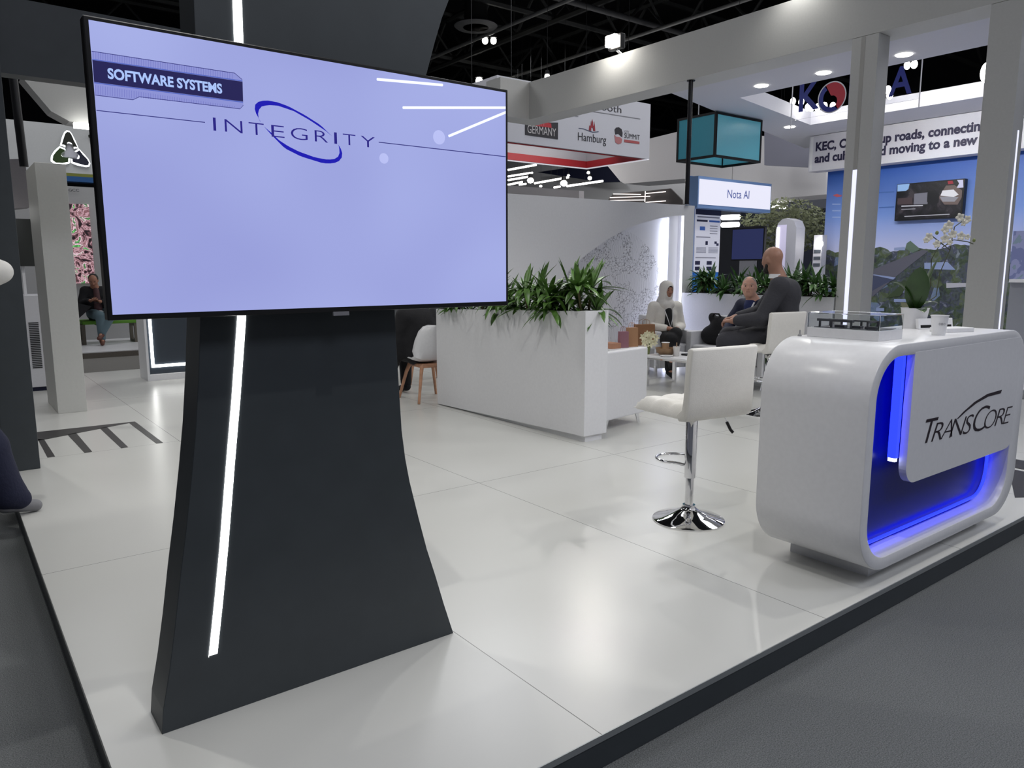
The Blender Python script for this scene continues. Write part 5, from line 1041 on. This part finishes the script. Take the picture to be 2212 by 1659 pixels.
farq('dark_fascia', [(1735, 452), (1785, 450), (1785, 458), (1735, 460)], None, mat('navy_void', s2l(16, 20, 44), .6), .1, 'thin dark fascia strip left of the blue picture wall', 'fascia', X=20)
farq('navy_partition', [(1752, 470), (1790, 470), (1790, 600), (1735, 600), (1735, 535), (1752, 535)], None, mat('navy_partition', s2l(34, 38, 58), .6), .1, 'navy partition between the tree and the picture wall', 'partition', X=20)
farq('grey_backdrop', [(1480, 430), (1790, 415), (1790, 665), (1480, 665)], None, mat('slate_backdrop', s2l(92, 95, 104), .7), .1, 'slate grey backdrop far behind the tree and kiosk', 'wall', X=26)

# ================================================================ roof of the hall
rs = mat('roof_steel', (0.018, 0.019, 0.018), .7); rl = mat('roof_rail_metal', (0.22, 0.22, 0.21), .4, .3)
def rod(name, A_, B_, r, m, label, cat, group=None): return tag(MB().tube([A_, B_], r, 8).build(name, m, smooth=True), label, cat, group)
for x_, w_n in ((14.9, 'nearer'), (18.85, 'farther')): rod('cable_rail', (x_, 8, 9.0), (x_, 44.6, 9.0), .06, rl, w_n+' long pale metal rail crossing under the dark hall roof', 'rail', 'pale rails under the roof')
for y_, w_n in ((17.6, 'nearer'), (30, 'farther')): rod('roof_pipe', (6, y_, 9.3), (44.6, y_, 9.3), .09, mat('roof_pipe', (.06, .06, .06), .5), w_n+' thick dark pipe under the dark hall roof', 'pipe', 'dark pipes under the roof')
def truss(A_, B_, h_, n, label):
    A_ = Vector(A_); B_ = Vector(B_); t = thing('roof_truss', tuple((A_+B_)/2), label, 'truss', group='dark steel trusses under the roof'); mb = MB(); d = (B_-A_)
    up = Vector((0, 0, h_)); mb.tube([A_, B_], .10, 6); mb.tube([A_+up, B_+up], .10, 6)
    for i in range(n):
        p, q = A_+d*i/n, A_+d*(i+1)/n; mb.tube([p, (p+q)/2+up], .055, 6); mb.tube([(p+q)/2+up, q], .055, 6)
    mb.tube([A_+d*.5+up, A_+d*.5+up*2.1], .06, 6); return mb.build('truss_steel', rs, t, fix=False)
ON = ['nearest', 'second nearest', 'third nearest', 'farthest']
for x_, w_n in zip((12, 17, 22, 27), ON): truss((x_, 4, 9.6), (x_, 40, 9.6), 1.6, 12, w_n+' of the dark roof trusses running lengthwise away from the camera')
for y_, w_n in zip((14, 20, 26, 32), ON): truss((2, y_, 9.7), (38, y_, 9.7), 1.6, 12, w_n+' of the dark roof trusses running crosswise')
for y_, w_n in zip((-2, 2, 6), ('rightmost', 'middle', 'leftmost')): truss((12, y_, 9.7), (38, y_, 9.7), 1.6, 9, w_n+' dark roof truss above the pavilion canopy')
q = G(1028, 60, 9.0)
t = thing('air_diffuser', q, 'round air diffuser ring at the end of a wide black duct under the roof', 'duct')
MB().lathe([(.62, 0), (.68, .05), (.62, .10), (.36, .12), (.36, .06), (.40, 0)], q, 40).build('ring', mat('diffuser_grey', (.12, .12, .12), .5), t, True)
MB().lathe([(.36, .13), (.36, 3.5)], q, 32).build('duct', mat('black_duct', (.004, .004, .004), .8), t, True)
FN = {(1048, 88): 'left lamp of the bright pair under the round air diffuser', (1066, 88): 'right lamp of the bright pair under the round air diffuser', (1035, 175): 'bright lamp just above the top right corner of the display', (1182, 166): 'tiny bright lamp at the upper edge of the white fascia'}
for (px, py, z_, r_) in ((1048, 88, 9.0, .10), (1066, 88, 9.0, .10), (1035, 175, 9.0, .14), (1182, 166, 6.6, .07)):
    q = G(px, py, z_); lt = thing('hall_floodlight', q, FN[(px, py)], 'lamp', group='floodlights under the roof')
    MB().ball(q, r_, 10, (1, 1, 1.1)).build('lens', lampw, lt, True); MB().lathe([(r_*1.1, 0), (r_*.7, r_*1.5), (.006, r_*1.6), (.006, 12.98-q[2]-r_*.9)], (q[0], q[1], q[2]+r_*.9), 12).build('housing', blackm, lt)
q = (8.80, 9.0, 5.12)
q = OX(1320, 90, 8.75)
t = thing('beam_floodlight', q, 'dazzling square floodlight clamped on top of the white fascia', 'lamp')
MB().box(q[0]-.03, q[0]+.06, q[1]-.11, q[1]+.11, q[2]-.07, q[2]+.10).build('lens', bigl, t, bevel=.02); MB().box(q[0]+.07, q[0]+.17, q[1]-.14, q[1]+.14, q[2]-.10, q[2]+.12).build('housing', black, t, bevel=.01)
MB().tube([(q[0]+.12, q[1], q[2]-.10), (q[0]+.25, q[1], zt+.005)], .02, 8).build('bracket', chrome, t)
spot((8.55, q[1], 5.15), (8.95, q[1], 4.2), 22, .08, 140, .9)
q = OX(1680, -30, 8.7)
spot((8.62, 5.75, 5.15), (8.95, 5.7, 4.4), 14, .08, 140, .9)
# neighbours' light lines behind the camera, seen mirrored in the display glass
for _w, (a, b) in zip(('uppermost', 'middle', 'slanting'), ((( 5.03, -5, 4.10), (6.07, -5, 4.17)), ((5.42, -5, 3.78), (7.23, -5, 4.00)), ((7.23, -5, 3.94), (6.17, -5, 3.475)))):
    tag(MB().tube([a, b], .018, 8).build('light_tube', mat('bright_tube', (0, 0, 0), .4, emit=(.9, .95, 1), es=14)), _w+' glowing tube across the aisle, mirrored in the display glass', 'lamp', 'glowing tubes across the aisle')
for _w, (c, r_) in zip(('larger', 'smaller'), (((6.0, -5, 3.44), .10), ((5.1, -5, 3.07), .07))):
    tag(MB().ball(c, r_, 12, (1, .3, 1)).build('round_lamp', mat('round_lamp_glow', (0, 0, 0), .4, emit=(.9, .9, 1), es=3.0)), _w+' round glowing lamp across the aisle, mirrored in the display glass', 'lamp', 'round lamps across the aisle')
# ================================================================ people
def add_person(loc, yaw, label, J, head_yaw=0, head_pitch=0, skinm=skin, browm=hairm, scale=1.0, jaw=1.0, res=.0075, face=True, sc=1.0):
    t = thing('person', loc, label, 'person', rz=math.radians(yaw)); t.scale = (scale,)*3
    R = rotz(math.radians(head_yaw))@roty(math.radians(head_pitch))
    sdf_part('body', body_prims(J, R, jaw, True, sc), res, skinm, t)
    if face: face_parts(t, J['head'], R, browm)
    return t, R
def HT(J, R, p): return np.array(J['head'])+R@np.array(p, float)
def sit(h, **k):
    J = dict(pel=(0, 0, h+.09), chest=(.03, 0, h+.38), neck=(.05, 0, h+.56), head=(.08, 0, h+.71), shL=(.04, .175, h+.49), shR=(.04, -.175, h+.49), elL=(.10, .25, h+.24), elR=(.10, -.25, h+.24),
             wrL=(.32, .09, h+.20), wrR=(.32, -.09, h+.20), hipL=(.06, .09, h+.07), hipR=(.06, -.09, h+.07), knL=(.47, .12, h+.08), knR=(.47, -.12, h+.08), anL=(.46, .12, .09), anR=(.46, -.12, .09),
             toL=(.60, .14, .035), toR=(.60, -.14, .035), hdL=(.5, -.75, -.1), hdR=(.5, .75, -.1), hnL=(-.4, 0, -1), hnR=(-.4, 0, -1), thL=-1, thR=1, curl=.7)
    J.update(k); return J
def shoes(t, J, m): 
    for s in 'LR': sdf_part('shoe', shoe_prims(J, s), .008, m, t)
def lanyard(t, pts, m, r=.006):
    MB().tube(pts, r, 6).build('lanyard', m, t, True, local=True)

# seated woman with white headscarf
h = .43
J = sit(h, knL=(.43, -.03, h+.15), anL=(.56, -.16, h-.18), toL=(.66, -.20, h-.26), wrL=(.27, .07, h+.20), wrR=(.29, -.07, h+.21), elL=(.04, .25, h+.22), elR=(.04, -.25, h+.22), head=(.07, 0, h+.72))
t, R = add_person((8.02, 7.02, P), -112, 'seated woman in white headscarf, cream blazer and black trousers, hands folded in her lap', J, 8, 6, skind, res=.007, sc=.92)
hd = lambda p: HT(J, R, p)
sdf_part('headscarf', [ell(hd((-.012, 0, .028)), (.112, .092, .108), .02, R), ell(hd((.0, 0, -.05)), (.098, .085, .11), .03, R), cap(hd((-.02, 0, -.08)), (.03, 0, h+.53), .085, .085, .04), ell((.055, 0, h+.525), (.10, .13, .075), .04), cap((.11, .05, h+.53), (.125, .0, h+.45), .045, .03, .04), cap((.10, -.05, h+.53), (.125, 0, h+.45), .045, .03, .04),
    cap((-.03, 0, h+.56), (-.06, 0, h+.40), .09, .05, .04), sub(ell(hd((.105, 0, -.012)), (.062, .054, .083), .01, R))], .006, mat('white_scarf', s2l(222, 218, 212), .8, bump=(40, .4)), t)
sdf_part('underscarf', [ell(hd((.010, 0, .034)), (.086, .071, .072), .01, R), sub(ell(hd((.115, 0, -.014)), (.075, .060, .075), .01, R))], .006, blackc, t)
sdf_part('blazer', top_prims(J, .93, .022, .92, hem=(.02, 0, h+.0)), .008, cream, t)
sdf_part('black_top', [cap((.135, 0, h+.44), (.150, 0, h+.20), .050, .060, .02), cap((.150, 0, h+.2), (.155, 0, h+.10), .060, .066, .02)], .007, blackc, t)
sdf_part('trousers', leg_prims(J, 1.02, .02), .009, blackc, t); shoes(t, J, blackc)
lanyard(t, [(.15, .065, h+.46), (.20, .035, h+.33), (.216, 0, h+.22), (.20, -.035, h+.33), (.15, -.065, h+.46)], white)
MB().box(.214, .219, -.018, .018, h+.16, h+.225).build('badge', mat('badge', (.5, .5, .5), .5), t, local=True)

# seated grey-haired man, leaning forward
h = .44
J = sit(h, chest=(.12, 0, h+.37), neck=(.19, 0, h+.54), head=(.25, 0, h+.68), shL=(.16, .19, h+.47), shR=(.16, -.19, h+.47), elL=(.33, .24, h+.25), elR=(.33, -.22, h+.25), wrL=(.50, .07, h+.20), wrR=(.50, -.05, h+.20), curl=.9)
t, R = add_person((7.98, 5.38, P), 168, 'grey-haired man in dark blue shirt and navy jacket sitting with clasped hands, facing the camera', J, 42, -4, skin, hairg, scale=1.09, jaw=1.06, res=.007)
hd = lambda p: HT(J, R, p)
sdf_part('hair', [ell(hd((-.030, 0, .022)), (.080, .0775, .086), .01, R), ell(hd((-.0, 0, .045)), (.075, .070, .076), .01, R), sub(ell(hd((.10, 0, .0)), (.085, .09, .12), .01, R)), sub(cap(hd((.02, 0, .13)), hd((-.03, 0, .14)), .045, .045, .01))], .006, hairg, t)
sdf_part('shirt', [cap((.20, 0, h+.48), (.17, 0, h+.25), .085, .10, .03), cap((.19, 0, h+.53), (.20, 0, h+.55), .066, .062, .02)], .008, blueshirt, t)
jk = top_prims(J, 1.0, .020, .95, hem=(.03, 0, h+.04))+[sub(cap((.31, 0, h+.58), (.33, 0, h+.22), .075, .045, .01))]
sdf_part('jacket', jk, .009, navy, t); sdf_part('trousers', leg_prims(J, 1.0, .018), .009, suit, t); shoes(t, J, blackc)
lanyard(t, [(.24, .08, h+.52), (.295, .045, h+.38), (.30, .01, h+.27)], white, .009)

# man on the bar stool, seen from his left and behind
h = .665
J = sit(h, pel=(0, 0, h+.09), chest=(.0, 0, h+.40), neck=(.045, 0, h+.575), head=(.105, 0, h+.735), shL=(.03, .195, h+.50), shR=(.03, -.195, h+.50), elL=(.16, .26, h+.22), elR=(.20, -.24, h+.25), wrL=(.40, .16, h+.19), wrR=(.40, .0, h+.21),
        knL=(.47, .16, h+.0), knR=(.47, -.10, h+.03), anL=(.36, .14, h-.42), anR=(.33, -.10, h-.40), toL=(.50, .16, h-.47), toR=(.47, -.10, h-.45), hdL=(.9, -.35, -.05), hdR=(.9, .35, -.1), curl=.8)
t, R = add_person((6.66, 4.30, P), 122, 'bald bearded man in charcoal suit on the far bar stool, turned away with hands clasped', J, -36, 10, skint, hairm, scale=1.09, jaw=1.05, res=.0075)
hd = lambda p: HT(J, R, p)
sdf_part('beard', [ell(hd((.048, 0, -.085)), (.050, .050, .034), .02, R), cap(hd((.02, .058, -.045)), hd((.055, .035, -.09)), .018, .022, .02), cap(hd((.02, -.058, -.045)), hd((.055, -.035, -.09)), .018, .022, .02), sub(ell(hd((.1, 0, -.05)), (.035, .03, .018), .01, R))], .006, hairm, t)
MB().lathe([(.078, -.02), (.071, .018), (.066, .020), (.070, -.02)], (.056, 0, h+.592), 20).build('shirt_collar', white, t, True, local=True)
sdf_part('jacket', top_prims(J, 1.06, .022, .95, hem=(.0, 0, h+.02))+[ell((-.070, 0, h+.44), (.08, .17, .12), .05)], .009, suit, t)
sdf_part('trousers', leg_prims(J, 1.02, .018), .009, suit, t); shoes(t, J, blackc)

# person in a black coat on the shell chair behind the display
h = .44
J = sit(h, chest=(.05, 0, h+.40))
t, R = add_person((4.25, 7.24, P), 96, 'person in a bulky black coat sitting on the white shell chair behind the display', J, 0, 20, skin, res=.01)
hd = lambda p: HT(J, R, p)
sdf_part('hair', [ell(hd((-.02, 0, .02)), (.095, .082, .10), .01, R), sub(ell(hd((.10, 0, -.01)), (.07, .065, .10), .01, R))], .009, hairm, t)
sdf_part('coat', top_prims(J, 1.1, .03, .95)+[cap((.08, .12, h+.13), (.32, .16, h+.06), .11, .08, .06), cap((.08, -.12, h+.13), (.32, -.16, h+.06), .11, .08, .06), cap((.08, .22, h+.2), (.16, .30, h-.12), .09, .06, .05)], .011, blackc, t)
sdf_part('trousers', leg_prims(J, 1.0, .02), .011, blackc, t)
for s in 'LR': sdf_part('boot', shoe_prims(J, s)+[cap(J['an'+s], np.array(J['an'+s])+(0, 0, .14), .05, .056, .02)], .01, blackc, t)

# woman with a phone in the neighbour booth
h = .47; q = OY(212, 690, 16.75)
J = sit(h, knL=(.46, .20, h+.12), anL=(.52, -.02, h-.26), toL=(.60, -.08, h-.34), anR=(.50, -.02, .09), toR=(.66, -.04, .04), knR=(.46, -.02, h+.06), wrL=(.28, .03, h+.30), wrR=(.28, -.14, h+.32), elL=(.10, .27, h+.26), elR=(.10, -.26, h+.26), head=(.14, -.04, h+.68), neck=(.07, -.02, h+.55), hdL=(.6, -.6, .15), hdR=(.7, .4, .1), hnL=(0, 0, 1), hnR=(0, 0, 1), thL=1, thR=-1)
t, R = add_person((q[0], 16.75, .115), -92, 'woman in black blazer and pale jeans bending over her phone in the neighbour booth', J, -12, 30, skind, res=.01, scale=1.07)
hd = lambda p: HT(J, R, p)
sdf_part('hair', [ell(hd((-.025, 0, .030)), (.092, .083, .092), .01, R), ell(hd((-.08, 0, .03)), (.05, .05, .05), .02, R), sub(ell(hd((.10, 0, -.03)), (.07, .07, .095), .01, R))], .008, hairm, t)
sdf_part('blouse', [cap((.13, -.01, h+.50), (.15, 0, h+.18), .05, .07, .02)], .01, mat('plum_blouse', s2l(92, 66, 68), .8), t)
sdf_part('blazer', top_prims(J, 1.0, .026, .92, hem=(.0, 0, h+.0)), .01, blackc, t)
sdf_part('jeans', leg_prims(J, 1.0, .016), .01, mat('pale_jeans', s2l(92, 112, 120), .85), t)
for s in 'LR': sdf_part('shoe', shoe_prims(J, s), .01, mat('brown_shoe', s2l(96, 58, 48), .6), t)
MB().box(.36, .43, -.12, -.05, h+.36, h+.37).build('badge', white, t, local=True) if False else None
MB().hexa([(.22, .00, h+.13), (.30, .00, h+.11), (.30, .10, h+.11), (.22, .10, h+.13), (.22, .00, h+.14), (.30, .00, h+.12), (.30, .10, h+.12), (.22, .10, h+.14)]).build('badge', white, t, local=True)
x = q[0]
t2 = thing('smartphone', (x-.06, 16.36, .115+h+.34), 'dark phone held by the woman in the neighbour booth', 'phone'); MB().box(x-.10, x-.03, 16.30, 16.42, .115+h+.335, .115+h+.345).build('phone_body', black, t2)
t = thing('wooden_bench', (x, 16.75, .115), 'wooden frame bench with a green cushion under the woman with the phone', 'bench')
dw = mat('grey_brown_wood', s2l(104, 98, 88), .6)
for xx in (x-.30, x+.62):
    mb = MB(); mb.box(xx-.03, xx+.03, 16.50, 16.56, .115, .50); mb.box(xx-.03, xx+.03, 16.94, 17.0, .115, .50); mb.box(xx-.03, xx+.03, 16.561, 16.939, .115, .17); mb.box(xx-.03, xx+.03, 16.561, 16.939, .44, .50); mb.build('frame', dw, t)
MB().box(x-.32, x+.66, 16.48, 17.02, .501, .575).build('cushion', mat('green_cushion', s2l(96, 148, 50), .8), t, bevel=.02)
t = thing('black_pouf', (x-.62, 16.3, .115), 'black angular bag standing left of the wooden bench', 'bag')
MB().prism([(x-.60, 16.3, .62), (x-.60, 16.3, 1.0), (x-.16, 16.3, .86), (x-.30, 16.3, .72), (x-.55, 16.3, .50)], (0, .3, 0)).build('bag_body', blackc, t); MB().box(x-.60, x-.40, 16.35, 16.55, .115, .60).build('bag_base', dw, t)

# passer-by at the left edge
J = dict(pel=(0, 0, .93), chest=(.02, 0, 1.24), neck=(.02, 0, 1.45), head=(.05, 0, 1.62), shL=(.02, .19, 1.38), shR=(.06, -.17, 1.42), elL=(.06, .26, 1.12), elR=(.385, -.10, 1.555), wrL=(.22, .22, .90), wrR=(.15, -.06, 1.655),
         hipL=(.0, .10, .88), hipR=(.0, -.10, .88), knL=(-.10, .10, .48), knR=(.24, -.10, .55), anL=(-.25, .10, .09), anR=(.30, -.10, .215), toL=(-.12, .12, .035), toR=(.44, -.08, P+.038), hdL=(.3, -.1, -1), hdR=(-.7, .2, .5), hnL=(0, -1, 0), hnR=(0, 1, 0), thL=1, thR=1, curl=.6)
t, R = add_person((-.075, 5.30, 0), 0, 'passer-by at the left edge in white shirt and dark trousers, elbow raised', J, 0, 0, skind, res=.009)
hd = lambda p: HT(J, R, p)
sdf_part('hair', [ell(hd((-.02, 0, .03)), (.095, .082, .095), .01, R), sub(ell(hd((.10, 0, -.02)), (.07, .07, .10), .01, R))], .009, hairm, t)
sdf_part('shirt', top_prims(J, 1.0, .012, 1.0, hem=(0, 0, .88))+[cap((.10, -.16, 1.46), (.33, -.10, 1.545), .085, .07, .04), cap((.38, -.10, 1.555), (.18, -.08, 1.64), .05, .07, .03)], .009, mat('white_shirt', s2l(214, 212, 208), .75, bump=(14, .6)), t)
sdf_part('trousers', leg_prims(J, 1.12, .026)+[cap((.20, -.10, .60), (.31, -.09, .27), .11, .088, .03), cap((.31, -.09, .27), (.36, -.09, .215), .08, .065, .03)], .009, navy, t)
for s in 'LR': sdf_part('shoe', shoe_prims(J, s), .008, mat('grey_shoe', s2l(120, 120, 124), .6), t)
